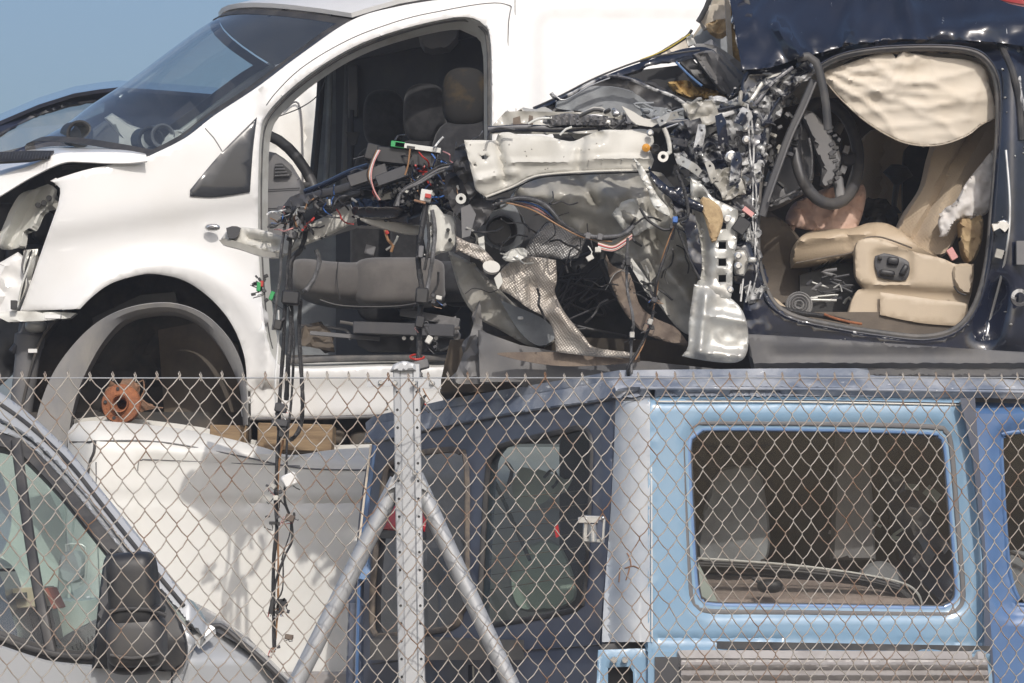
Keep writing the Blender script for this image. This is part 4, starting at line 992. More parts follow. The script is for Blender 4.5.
    mb.pbox(748, 212, 12, 5, 12.2, .03, W_PNK, ang=38); mb.pbox(741, 226, 14, 16, 12.2, .05, BLACKP, ang=35)
    mb.build('door_hinge', t)
    # big pale apron
    def ap(x, y):
        Y = 12.22 + .02 * math.sin((x - 460) * .035) + .000018 * (y - 150) ** 2 - .01 * nz(x, y, .04, 5)
        Y += .03 * seg_fold(x, y, 497, 140, 505, 180, 3.5) + .02 * seg_fold(x, y, 582, 140, 578, 168, 4) - .02 * seg_fold(x, y, 478, 180, 515, 172, 4) + .025 * seg_fold(x, y, 567, 141, 600, 136, 5) - .015 * seg_fold(x, y, 510, 163, 650, 158, 2)
        return Y
    holes = [[(481, 156), (485, 155), (488, 157), (486, 159.5), (482, 159)], [(473.5, 164.5), (475, 164), (475.5, 165.5), (474, 166)]]
    mb = MB(); mb.panel([(464, 140, 1), (480, 140), (496, 140), (498, 134), (508, 132), (520, 135), (545, 136), (562, 140), (574, 141), (588, 135), (604, 130), (625, 130), (645, 129), (652, 134), (654, 142), (650, 150), (654, 160), (650, 170, 1), (620, 170), (600, 171), (575, 172), (550, 173), (530, 177), (512, 186), (498, 192), (486, 197, 1), (476, 190), (473, 178), (468, 158)],
             ap, BEIGEP, holes=holes, th=.015, step=4, smooth=True, roll=.006)
    for i in range(26):
        x = 470 + rr.uniform(0, 175); y = rr.uniform(142, 188)
        if y < 170 or x < 500: mb.ppod(x, y, 1.6, 1.6, ap(x, y), .006, OLIVE, p=2, n=5)
    mb.ptube([(486, 197), (512, 187), (530, 178), (550, 174), (600, 171), (650, 170)], lambda x, y: ap(x, y) - .002, 1.1, BEIGEP); mb.ptube([(488, 198), (514, 188.5), (532, 180), (552, 176), (600, 173.5), (650, 172)], lambda x, y: ap(x, y) + .01, .8, BLACKP)
    apr = mb.build('wing_apron', t, sharp=60)
    mb = MB()
    mb.ptube([(488, 130), (520, 128), (560, 129), (600, 126), (660, 124), (690, 122)], 12.33, 3.6, NAVYS, flat=.6)
    mb.panel([(490, 128), (505, 112), (520, 111), (560, 112), (600, 112), (640, 118), (640, 132), (560, 134), (490, 134)], crump(12.42, .03, .04, 4), OLIVE, th=.03, step=5)
    mb.panel([(549, 116), (566, 113), (600, 116), (622, 120), (640, 124), (600, 126), (552, 125)], lambda x, y: 12.3 + .008 * math.sin(x * .9), MGREY, th=.04, step=3, roll=.006)
    mb.panel([(513, 118), (520, 116), (521, 123), (528, 124), (529, 115), (533, 116), (533, 127), (513, 127)], 12.36, BROWNM, th=.02, step=5)
    mb.ptube([(528, 124), (538, 119), (552, 118)], 12.3, 1.3, INNERW); mb.ptube([(560, 135), (566, 129), (572, 127)], 12.2, 1.1, INNERW)
    mb.ptube([(488, 140), (490, 132), (500, 128), (515, 130)], 12.2, 1.3, BLACKP); mb.build('apron_reinforcement', apr)
    mb = MB()
    for k in range(26):
        x = rr.uniform(600, 690); y = rr.uniform(106, 128)
        if k % 2: mb.ppod(x, y, rr.uniform(4, 12), rr.uniform(3, 9), rr.uniform(12.3, 12.45), .05, rr.choice([DGREY, SILVER, CONC, BLACKP, SILV]), p=3, n=6, ang=rr.uniform(0, 90))
        else: mb.ptube([(x, y), (x + rr.uniform(-20, 20), y + rr.uniform(-7, 7)), (x + rr.uniform(-30, 30), y + rr.uniform(-7, 7))], rr.uniform(12.25, 12.4), rr.uniform(.7, 1.8), rr.choice([DGREY, SILVER, BLACKP, CONC]))
    mb.panel([(622, 106, 1), (634, 112), (644, 118), (660, 121), (652, 127, 1), (636, 124), (628, 116)], 12.2, BEIGEP, th=.008, step=4, smooth=True)
    mb.panel([(640, 108), (685, 110), (686, 124), (645, 122)], crump(12.5, .02, .04, 3), CONC, th=.03, step=5, roll=.01)
    mb.build('linkage', t)
    # wheelhouse sheets
    def wh(x, y):
        Y = 12.62 - .0006 * (x - 500)
        for a, b, c, d, w, h in ((560, 190, 640, 200, 12, 1), (600, 178, 640, 235, 10, 1.2), (520, 188, 600, 215, 8, .8), (650, 175, 690, 250, 8, 1.2), (610, 215, 660, 225, 10, 1.2), (640, 240, 690, 300, 9, 1), (655, 190, 660, 260, 6, -1), (570, 176, 600, 205, 5, -.9)):
            Y -= .05 * h * seg_fold(x, y, a, b, c, d, w)
        return Y - .05 * ridged(x, y, .024, 7)
    mb = MB(); mb.panel([(508, 190), (535, 178), (570, 173), (650, 171), (668, 180), (684, 205), (694, 240), (698, 285), (694, 330), (680, 330), (655, 300), (628, 262), (600, 245), (575, 232), (545, 215), (520, 200)], wh, OLIVE, th=.012, step=3.5, smooth=True, roll=.01)
    mb.build('wheel_house', t, sharp=60)
    mb = MB()
    mb.panel([(612, 214, 1), (622, 202), (636, 199), (640, 208), (652, 216), (660, 228, 1), (645, 230), (636, 236), (624, 230)], crump(12.42, .025, .07, 5), INNERW, th=.01, step=3, smooth=True, roll=.008)
    mb.panel([(634, 158, 1), (642, 166), (650, 180), (658, 196), (668, 208), (670, 216, 1), (660, 212), (652, 204), (648, 190), (640, 176)], crump(12.2, .02, .08, 5), INNERW, th=.008, step=3, smooth=True, roll=.006)
    mb.panel([(648, 168, 1), (668, 186), (690, 198), (716, 210), (722, 218, 1), (700, 212), (676, 202), (656, 186)], crump(12.18, .02, .05, 2), NAVYS, th=.02, step=4, smooth=True, roll=.008)
    mb.panel([(668, 190, 1), (690, 205), (697, 225), (702, 258), (700, 276, 1), (690, 262), (686, 235), (676, 212)], crump(12.22, .02, .05, 3), NAVYS, th=.02, step=4, smooth=True)
    mb.panel([(690, 178), (712, 172), (716, 190), (712, 196), (698, 192)], 12.4, OLIVE, th=.03, smooth=True, roll=.01, step=5)
    mb.panel([(628, 262), (632, 258), (652, 286), (656, 300), (648, 296)], 12.4, INNERW, th=.01, step=5)
    mb.panel([(640, 262), (648, 258), (656, 276), (650, 282)], crump(12.45, .02, .1, 3), OLIVE, th=.01, step=4)
    mb.build('torn_panel', t, sharp=60)
    mb = MB()    # hanging brown insulation strip
    mb.panel([(606, 254, 1), (613, 266), (628, 272), (634, 285), (640, 305), (655, 318), (676, 328), (690, 346, 1), (676, 344), (655, 338), (640, 330), (626, 314), (616, 296), (609, 276)], crump(12.35, .02, .04, 5), BROWNM, th=.01, step=4, smooth=True, roll=.008)
    mb.panel([(497, 354), (540, 352), (600, 352), (640, 358), (640, 362), (560, 366)], 12.5, BROWNM, th=.01, step=6, smooth=True); mb.build('torn_insulation', t)
    mb = MB()    # dimpled heat shields
    def hs(x, y): return 12.46 + .02 * seg_fold(x, y, 532, 285, 532, 286, 6) + .02 * seg_fold(x, y, 551, 302, 551, 303, 6) - .03 * seg_fold(x, y, 556, 310, 590, 345, 8) - .02 * ridged(x, y, .05, 3)*(x < 530) - .01 * nz(x, y, .05, 2)
    mb.panel([(500, 290, 1), (496, 286), (500, 272), (510, 262), (525, 256), (556, 260, 1), (557, 280), (555, 292), (562, 308), (572, 322), (584, 336), (592, 346), (610, 350), (640, 353, 1), (640, 358, 1), (600, 357), (572, 354), (556, 352, 1), (553, 330), (546, 318), (528, 308), (512, 296)], hs, SHIELD, th=.006, step=3, smooth=True, roll=.006)
    mb.panel([(522, 256, 1), (530, 240), (540, 228), (549, 222, 1), (560, 224), (574, 230), (586, 236), (583, 246), (578, 258, 1), (560, 259)], crump(12.52, .015, .05, 6), SHIELD2, th=.006, step=4, smooth=True, roll=.006)
    mb.panel([(456, 236, 1), (468, 242), (480, 246), (492, 258), (497, 266), (490, 270), (482, 262), (470, 256), (456, 250, 1)], crump(12.3, .02, .06, 6), SHIELD, th=.01, step=3, smooth=True, roll=.008)
    mb.build('heat_shield', t, sharp=60)
    mb = MB(); mb.lathe(P(491, 269, 12.28), (.2, -1, .9), [(.001, .01), (.03, .012), (.028, 0), (.001, 0)], BEIGEP)
    mb.panel([(502, 258), (510, 250), (524, 248), (527, 256), (512, 262)], crump(12.4, .02, .07, 2), INNERW, th=.02, step=4, smooth=True, roll=.008); mb.panel([(494, 278), (500, 272), (503, 282), (498, 290)], 12.42, INNERW, th=.01, step=4)
    mb.build('mounting_plate', t)
    # left inner panel of the front, ribs
    mb = MB()
    mb.panel([(448, 250, 1), (470, 262), (490, 280), (510, 300), (530, 320), (552, 336), (552, 344), (530, 346), (500, 330), (478, 318), (464, 300), (456, 280)], crump(lambda x, y: 12.7 - .04 * seg_fold(x, y, 470, 262, 535, 340, 4), .02, .03, 8), OLIVE, th=.02, step=4, smooth=True, roll=.01)
    mb.panel([(470, 225), (490, 205), (505, 200), (520, 212), (526, 230), (516, 250), (490, 246)], lambda x, y: 12.55 + .05 * seg_fold(x, y, 501, 228, 501, 228, 8), CONC, th=.03, smooth=True, roll=.01, step=4)
    mb.lathe(P(501, 231, 12.52), (.2, -1, 0), [(.05, 0), (.056, .012), (.05, .015), (.042, -.03), (.001, -.03)], BLACKP)
    mb.panel([(500, 300, 1), (520, 308), (545, 320), (556, 336), (540, 346), (520, 332)], 12.62, CONC, th=.02, smooth=True, step=6); mb.pod(P(520.5, 318, 12.58), (.02, .01, .012), WHITE)
    mb.build('inner_wing', t)
    for i, (a, b, c, d, r_) in enumerate(((472, 275, 492, 302, 3), (482, 292, 498, 318, 2.4))):
        pass
    # hollow behind with struts seen in the dark
    mb = MB(); mb.ptube([(548, 345), (560, 280), (570, 262), (600, 250)], 12.85, 2.2, DGREY); mb.pod(P(577, 284, 12.9), (.06, .05, .06), DGREY, p=2); mb.ptube([(600, 260), (620, 300), (660, 340)], 12.8, 3.0, DGREY)
    for k in range(14): mb.ptube([(rr.uniform(545, 620), rr.uniform(250, 330)), (rr.uniform(545, 620), rr.uniform(250, 330)), (rr.uniform(545, 640), rr.uniform(250, 340))], rr.uniform(12.8, 12.9), rr.uniform(.5, 1.5), rr.choice([BLACKP, DGREY, DGREY]))
    mb.build('subframe', t)
    # ---------------------------------------------------------------- front beam and electrics reaching left
    def by(x, y=0): return 12.5 + max(0, (460 - x)) * .0020
    mb = MB()
    mb.panel([(221, 239, 1), (228, 230), (236, 227), (252, 228), (270, 232), (284, 236), (300, 228), (330, 214), (352, 204), (372, 210), (352, 222), (325, 236), (300, 246), (286, 254), (268, 252), (246, 246), (232, 243)],
             crump(lambda x, y: by(x) + .03 * seg_fold(x, y, 250, 238, 280, 245, 3), .02, .06, 6), BEIGEP, th=.05, step=3, smooth=True, roll=.006)
    mb.panel([(219, 240), (232, 240), (250, 246), (270, 252), (284, 254), (282, 257), (262, 256), (240, 249), (222, 244)], lambda x, y: by(x) - .04, OLIVE, th=.06, step=4, smooth=True)
    mb.panel([(226, 228, 1), (232, 226), (241, 228), (236, 238), (228, 238, 1)], by(230) - .05, NAVYS, th=.05, step=4, smooth=True)
    beam = mb.build('front_beam', t, sharp=50)
    mb = MB()   # plates running back from the beam, added to fill out its cast shadow
    mb.panel([(296, 214), (330, 202), (372, 196), (450, 188), (452, 206), (400, 216), (350, 214), (306, 228)], lambda x, y: by(x) + .08, BLACKP, th=.55, step=10)
    mb.panel([(345, 176), (372, 168), (440, 160), (452, 172), (400, 184), (352, 190)], lambda x, y: by(x) + .06, BLACKP, th=.40, step=10)
    mb.panel([(236, 236), (286, 240), (300, 232), (298, 242), (270, 248), (240, 242)], lambda x, y: by(x) + .04, OLIVE, th=.25, step=10)
    mb.build('beam_shadow_plate', beam)
    mb = MB()
    mb.panel([(350, 204, 1), (356, 198), (380, 199), (404, 200), (406, 206), (398, 216), (380, 219), (360, 218), (352, 214)], lambda x, y: by(x) - .10 - .03 * seg_fold(x, y, 355, 206, 400, 207, 3), NAVYS, th=.08, step=4, smooth=True, roll=.012)
    mb.panel([(378, 192, 1), (382, 184), (388, 180), (392, 188), (398, 194), (398, 200), (378, 200, 1)], by(388) - .09, NAVYS, th=.02, step=4, smooth=True)
    mb.panel([(404, 201, 1), (418, 200), (440, 202), (452, 196), (462, 190), (478, 198), (470, 206), (450, 210), (440, 222), (420, 226), (398, 222), (370, 222), (352, 216), (398, 216)], crump(lambda x, y: by(x) - .04, .025, .06, 9), NAVYS, th=.04, step=3.5, smooth=True, roll=.008)
    mb.panel([(360, 218), (400, 222), (428, 226), (440, 224), (440, 230), (410, 234), (376, 226)], by(400) - .02, OLIVE, th=.04, step=5, smooth=True)
    mb.build('crossmember', beam)
    mb = MB()
    mb.pbox(368, 176, 40, 12, by(390) - .16, .06, DGREY, ang=-18); mb.pbox(392, 177, 32, 11, by(390) - .2, .08, DGREY, ang=-20)
    mb.pbox(407, 158, 60, 16, by(420) - .08, .08, BLACKP, ang=6); mb.pbox(418, 148, 46, 5, by(420) - .12, .04, INNERW, ang=8); mb.pbox(398, 145, 14, 6, by(410) - .14, .04, W_GRN, ang=8)
    mb.pbox(411, 148, 8, 3, by(410) - .15, .03, BLACKP, ang=8); mb.pbox(373, 153, 14, 16, by(380) - .08, .08, BLACKP, ang=15)
    fb = mb.build('fuse_box', beam)
    mb = MB()
    mb.pbox(426, 196, 11, 12, by(430) - .2, .04, INNERW, ang=10); mb.pbox(428, 196, 6, 4, by(430) - .23, .02, W_RED, ang=10); mb.pbox(420, 202, 12, 2, by(430) - .21, .04, RUST2, ang=14)
    mb.build('relay', beam)
    mb = MB()
    mb.panel([(424, 206, 1), (436, 205), (444, 214), (455, 218), (454, 246), (440, 252), (428, 256), (424, 240), (420, 220)], lambda x, y: by(440) - .14 - .03 * seg_fold(x, y, 430, 210, 432, 250, 4), INNERW, th=.05, step=5, roll=.006, smooth=True)
    for x, y in ((430, 224), (433, 236), (448, 230), (450, 240)): mb.cyl(P(x, y, by(440) - .17), P(x, y, by(440) - .15), .007, BLACKP, 8)
    mb.build('bracket_plate', beam)
    mb = MB()   # black plastic arm and lumps between
    mb.panel([(283, 206, 1), (290, 197), (300, 193), (318, 196), (308, 204), (296, 208), (288, 222), (280, 222)], crump(lambda x, y: by(x) - .06, .03, .07, 4), DGREY, th=.05, step=4)
    mb.ptube([(300, 200), (330, 192), (352, 186), (372, 180)], lambda x, y: by(x) - .02, 4.5, DGREY, flat=.8); mb.ptube([(318, 206), (345, 198), (362, 192)], lambda x, y: by(x) - .05, 4.0, BLACKP)
    mb.ptube([(305, 192), (325, 184), (350, 172), (368, 166)], lambda x, y: by(x) + .02, 3, NAVYS)
    mb.ptube([(440, 130 + 40), (455, 190), (468, 200), (478, 214), (470, 236)], lambda x, y: by(x) - .02, 5, BLACKP); mb.panel([(455, 150), (462, 144), (470, 150), (480, 190), (470, 200), (462, 180), (452, 170)], crump(12.3, .04, .06, 4), BLACKP, th=.03, step=4)
    mb.panel([(448, 182), (460, 176), (476, 190), (486, 200), (500, 200), (490, 215), (474, 232), (462, 222), (450, 205)], crump(12.36, .05, .05, 6), DGREY, th=.02, step=4, smooth=True)
    mb.lathe(P(461, 199, 12.2), (0, -1, 0), [(.007, 0), (.018, 0), (.018, .015), (.007, .015), (.007, 0)], SILV, 14)
    mb.panel([(461, 208), (470, 204), (476, 214), (470, 236), (462, 238)], 12.3, MGREY, th=.01, step=5); mb.panel([(478, 238), (484, 236), (486, 262), (480, 258)], 12.35, INNERW, th=.02, step=5)
    mb.build('plastic_carrier', beam)
    # tangles
    WIRES = [CABLE] * 6 + [CORR, BLACKP, BLACKP, DGREY, DGREY, W_WHT, W_BRN, W_BRN, W_RED, W_BLU, W_PNK, SILV, CABLE, CORR]
    def tangle(name, par, regions, seed, rmin=.4, rmax=1.2, dy=.12):
        q = random.Random(seed); m_ = MB()
        for (x0, y0, x1, y1, n, L) in regions:
            for _ in range(n):
                x, y = q.uniform(x0, x1), q.uniform(y0, y1); a = q.uniform(0, 6.28); pts = []
                for j in range(5):
                    pts.append((x, y, q.uniform(-dy, .02))); a += q.uniform(-1, 1); x += math.cos(a) * L; y += math.sin(a) * L * .75
                m_.ptube(pts, lambda x, y: by(x) - .06, q.uniform(rmin, rmax), q.choice(WIRES), sides=6)
            for _ in range(n // 2):
                m_.pbox(q.uniform(x0, x1), q.uniform(y0, y1), q.uniform(2, 7), q.uniform(2, 5), by((x0 + x1) / 2) - q.uniform(.05, .16), .03, q.choice([BLACKP, DGREY, DGREY, INNERW, SILV, BLACKP, MGREY]), ang=q.uniform(0, 90), bev=.25)
        return m_.build(name, par)
    tangle('wiring_tangle', beam, [(370, 150, 440, 200, 40, 7), (395, 180, 470, 205, 22, 8), (280, 205, 315, 235, 24, 5), (315, 195, 360, 212, 10, 7), (445, 150, 480, 200, 12, 8)], 5)
    mb = MB(); 
    for k in range(3): mb.ptube([(398 - k * 2, 206), (402, 192 - k), (418, 184 - k * 2), (440, 172 - k * 3), (462, 168 - k * 2)], by(430) - .2, 1.2, [CORR, MGREY, CABLE][k])
    for k, c_ in enumerate((W_PNK, W_WHT, W_BRN, CABLE)): mb.ptube([(380 - k * 1.4, 150), (374 - k, 162), (371 - k * 1.3, 176), (374, 190), (380 - k, 200)], by(380) - .24 + .01 * k, .75, c_)
    mb.ptube([(410, 149), (408, 165), (405, 175)], by(410) - .24, .9, W_BRN); mb.build('wire_loom', beam)
    mb = MB(); mb.ptube([(385, 230), (388, 240), (393, 246), (391, 252)], by(390) - .06, 1.5, W_BRN); mb.ptube([(386, 231), (388, 234)], by(390) - .065, 1.9, W_RED); mb.ptube([(398, 236), (394, 244), (386, 250)], by(390) - .05, 1.2, INNERW); mb.pbox(370, 250, 10, 9, by(370), .02, MGREY, ang=15)
    mb.build('hanging_lead', beam)
    # hoses sweeping across the wheelhouse
    mb = MB()
    for k in range(9):
        o = k * 1.1
        mb.ptube([(492 + o, 206 - o * .5, 0), (520, 197 + o, 0), (545 - o, 203 + o, -.02), (562, 222 + o * .6, -.03), (585, 236 + o * .2, -.03), (612, 238 + o * .4, -.02), (632, 226 + o * .5, 0)][: 7 if k < 4 else 6], 12.25 - .01 * (k % 3), 1.5 if k < 4 else .8, [CABLE, CORR, CABLE, INNERW, W_BLU, CABLE, W_PNK, CORR, W_BRN][k])
    for x, y in ((588, 236), (600, 237)): mb.pbox(x, y, 5, 6, 12.2, .03, MGREY, ang=10)
    mb.ptube([(584, 235), (600, 237), (622, 235), (634, 226)], 12.2, 2.0, CORR)
    mb.pbox(590, 258, 7, 5, 12.2, .03, BEIGEP, ang=-30); mb.ptube([(588, 246), (592, 252), (590, 258)], 12.2, .6, INNERW); mb.pbox(598, 250, 6, 5, 12.2, .04, BEIGEP)
    for k in range(9): mb.ptube([(598, 242 + k * .9), (612, 246 + k * .7), (622, 241 + k * .8), (632, 234 + k * .6)], 12.2, .6, [W_BRN, W_WHT, W_PNK, W_RED, BLACKP, W_WHT, W_BRN, W_PNK, BLACKP][k])
    mb.build('hose_bundle', t)
    mb = MB(); q = random.Random(17)
    for k in range(34):
        x, y = q.uniform(470, 690), q.uniform(196, 300); a = q.uniform(0, 6.28); pts = []
        for j in range(5): pts.append((x, y, q.uniform(-.08, .05))); a += q.uniform(-1, 1); x += math.cos(a) * 9; y += math.sin(a) * 8
        mb.ptube(pts, 12.36, q.uniform(.4, 1.3), q.choice([BLACKP, CABLE, DGREY, BLACKP, SILV]), sides=6)
    mb.build('loose_wire', t)
    # ---------------------------------------------------------------- hanging harnesses
    def harness(name, paths, Y, seed, clips, extra=()):
        q = random.Random(seed); m_ = MB()
        for pts, r_, c_ in paths:
            m_.ptube([(x + q.uniform(-1.6, 1.6), y, q.uniform(-.025, .025)) for x, y in straight(pts, False, 26)], Y, lambda u, r_=r_: r_ * (1 + .12 * math.sin(u * 60)), c_, sides=7)
        h_ = m_.build(name, t)
        m_ = MB()
        for x, y, w, h, c_, a in clips: m_.pbox(x, y, w, h, Y - .03, .03 + w * .002, c_, ang=a, bev=.25)
        for _ in range(len(clips) * 2):
            x, y, w, h, c_, a = q.choice(clips); m_.pbox(x + q.uniform(-6, 6), y + q.uniform(-8, 8), q.uniform(2, 4), q.uniform(2, 5), Y - .03, .02, q.choice([BLACKP, DGREY]), ang=q.uniform(0, 90), bev=.25)
        m_.build('connector', h_)
        m_ = MB()
        for _ in range(len(clips) * 3):
            x, y, w, h, c_, a = q.choice(clips); x += q.uniform(-4, 4)
            m_.ptube([(x, y), (x + q.uniform(-6, 6), y + q.uniform(-2, 8)), (x + q.uniform(-9, 9), y + q.uniform(0, 14))], Y - .02, q.uniform(.3, .6), q.choice(WIRES), sides=5)
        m_.build('wire_end', h_)
        return h_
    YH = by(290) - .06
    harness('wiring_harness', [
        ([(296, 212), (302, 216), (305, 232), (302, 250), (292, 262), (289, 290), (290, 330), (288, 360), (286, 400)], 2.6, CABLE),
        ([(292, 216), (290, 240), (288, 262), (286, 300), (282, 350), (279, 400), (278, 440), (276, 500), (275, 560), (272, 600), (274, 650)], 2.0, CABLE),
        ([(286, 220), (282, 250), (280, 275), (276, 300), (272, 330)], 1.6, CORR),
        ([(300, 300), (298, 330), (300, 370), (302, 400), (300, 425), (296, 436), (289, 440)], 2.2, CABLE),
        ([(293, 300), (294, 350), (292, 400), (286, 440), (286, 470), (284, 500), (290, 520), (292, 540), (286, 555), (276, 580), (273, 610)], 1.3, CABLE),
        ([(283, 440), (280, 470), (278, 520), (277, 560), (278, 605), (275, 640)], 1.1, W_BRN),
        ([(316, 250), (318, 262), (314, 280), (307, 290), (302, 292)], 2.4, CORR),
        ([(280, 500), (289, 512), (292, 530), (284, 550), (281, 560)], .7, CABLE),
        ([(278, 310), (277, 380), (276, 420)], 1.0, W_WHT), ([(284, 560), (282, 590), (275, 603)], .8, CABLE)],
        YH, 3, [(291, 298, 18, 14, BLACKP, 5), (278, 325, 8, 10, BLACKP, 10), (272, 296, 4, 9, W_GRN, 20), (259, 287, 4, 9, W_GRN, 5), (262, 284, 3, 6, W_RED, 5), (293, 235, 9, 8, MGREY, 20), (281, 408, 12, 9, DGREY, 10), (280, 423, 16, 7, DGREY, 5), (290, 480, 15, 13, WHITE, -25),
                (273, 486, 7, 5, SILV, 40), (276, 498, 5, 5, BEIGEP, 0), (290, 518, 9, 7, BROWNM, 20), (273, 523, 7, 3, BLACKP, 0), (284, 604, 7, 5, BLACKP, 0), (289, 637, 8, 5, BROWNM, 10), (281, 606, 4, 14, BLACKP, -12), (272, 606, 4, 16, BLACKP, 5), (273, 650, 4, 5, RUST2, 0), (283, 430, 8, 16, CABLE, 10)])
    YG = by(425) - .22
    harness('wiring_harness', [
        ([(425, 205), (422, 230), (420, 260), (422, 290), (420, 320), (420, 350), (418, 366)], 3.0, CABLE),
        ([(432, 210), (436, 230), (432, 255), (428, 280), (424, 300)], 2.2, CORR), ([(428, 210), (428, 240), (426, 270)], 1.6, CABLE),
        ([(438, 272), (436, 285), (432, 296)], 1.3, CABLE), ([(420, 320), (427, 335), (430, 345)], 1.0, CABLE), ([(420, 360), (416, 380), (418, 398), (426, 405)], .9, W_RED), ([(419, 360), (423, 385), (430, 400)], .6, W_BRN)],
        YG, 6, [(422, 296, 13, 16, BLACKP, 5), (421, 252, 5, 12, MGREY, 5), (439, 298, 6, 4, BEIGEP, 10), (420, 322, 9, 12, BLACKP, 12), (429, 340, 6, 8, BEIGEP, 30), (418, 366, 22, 9, MGREY, -15), (416, 374, 12, 7, MGREY, 20), (420, 404, 8, 12, BLACKP, 20)])
    mb = MB(); mb.tube([P(417 + 7 * math.cos(a), 357 + 2.5 * math.sin(a), YG - .04 * math.sin(a)) for a in [i * .6 for i in range(10)]], .004, W_RED); mb.build('cable_tie', t)
    harness('wiring_harness', [
        ([(628, 238), (628, 262), (629, 290), (632, 320), (631, 345), (633, 374)], 1.5, CORR),
        ([(672, 228), (666, 250), (658, 280), (654, 305), (650, 325), (640, 348), (630, 366), (628, 376)], 1.6, CABLE),
        ([(674, 226), (662, 262), (656, 300), (646, 340), (634, 360)], .7, W_BRN)], 12.12, 9, [(628, 262, 5, 8, BLACKP, 0), (632, 335, 5, 6, SILV, 0), (654, 300, 6, 5, DGREY, 20), (675, 220, 5, 6, W_BLU, 0), (650, 322, 5, 6, SILV, 20)])
    mb = MB(); mb.ptube([(676, 170), (684, 190), (688, 215), (676, 222), (672, 240)], 12.15, 1.8, CABLE); mb.ptube([(640, 208), (648, 220), (664, 230), (673, 228)], 12.2, 1.4, BLACKP); mb.ptube([(676, 225), (690, 260), (700, 280)], 12.2, 1.2, CABLE)
    mb.build('brake_hose', t)
suv()

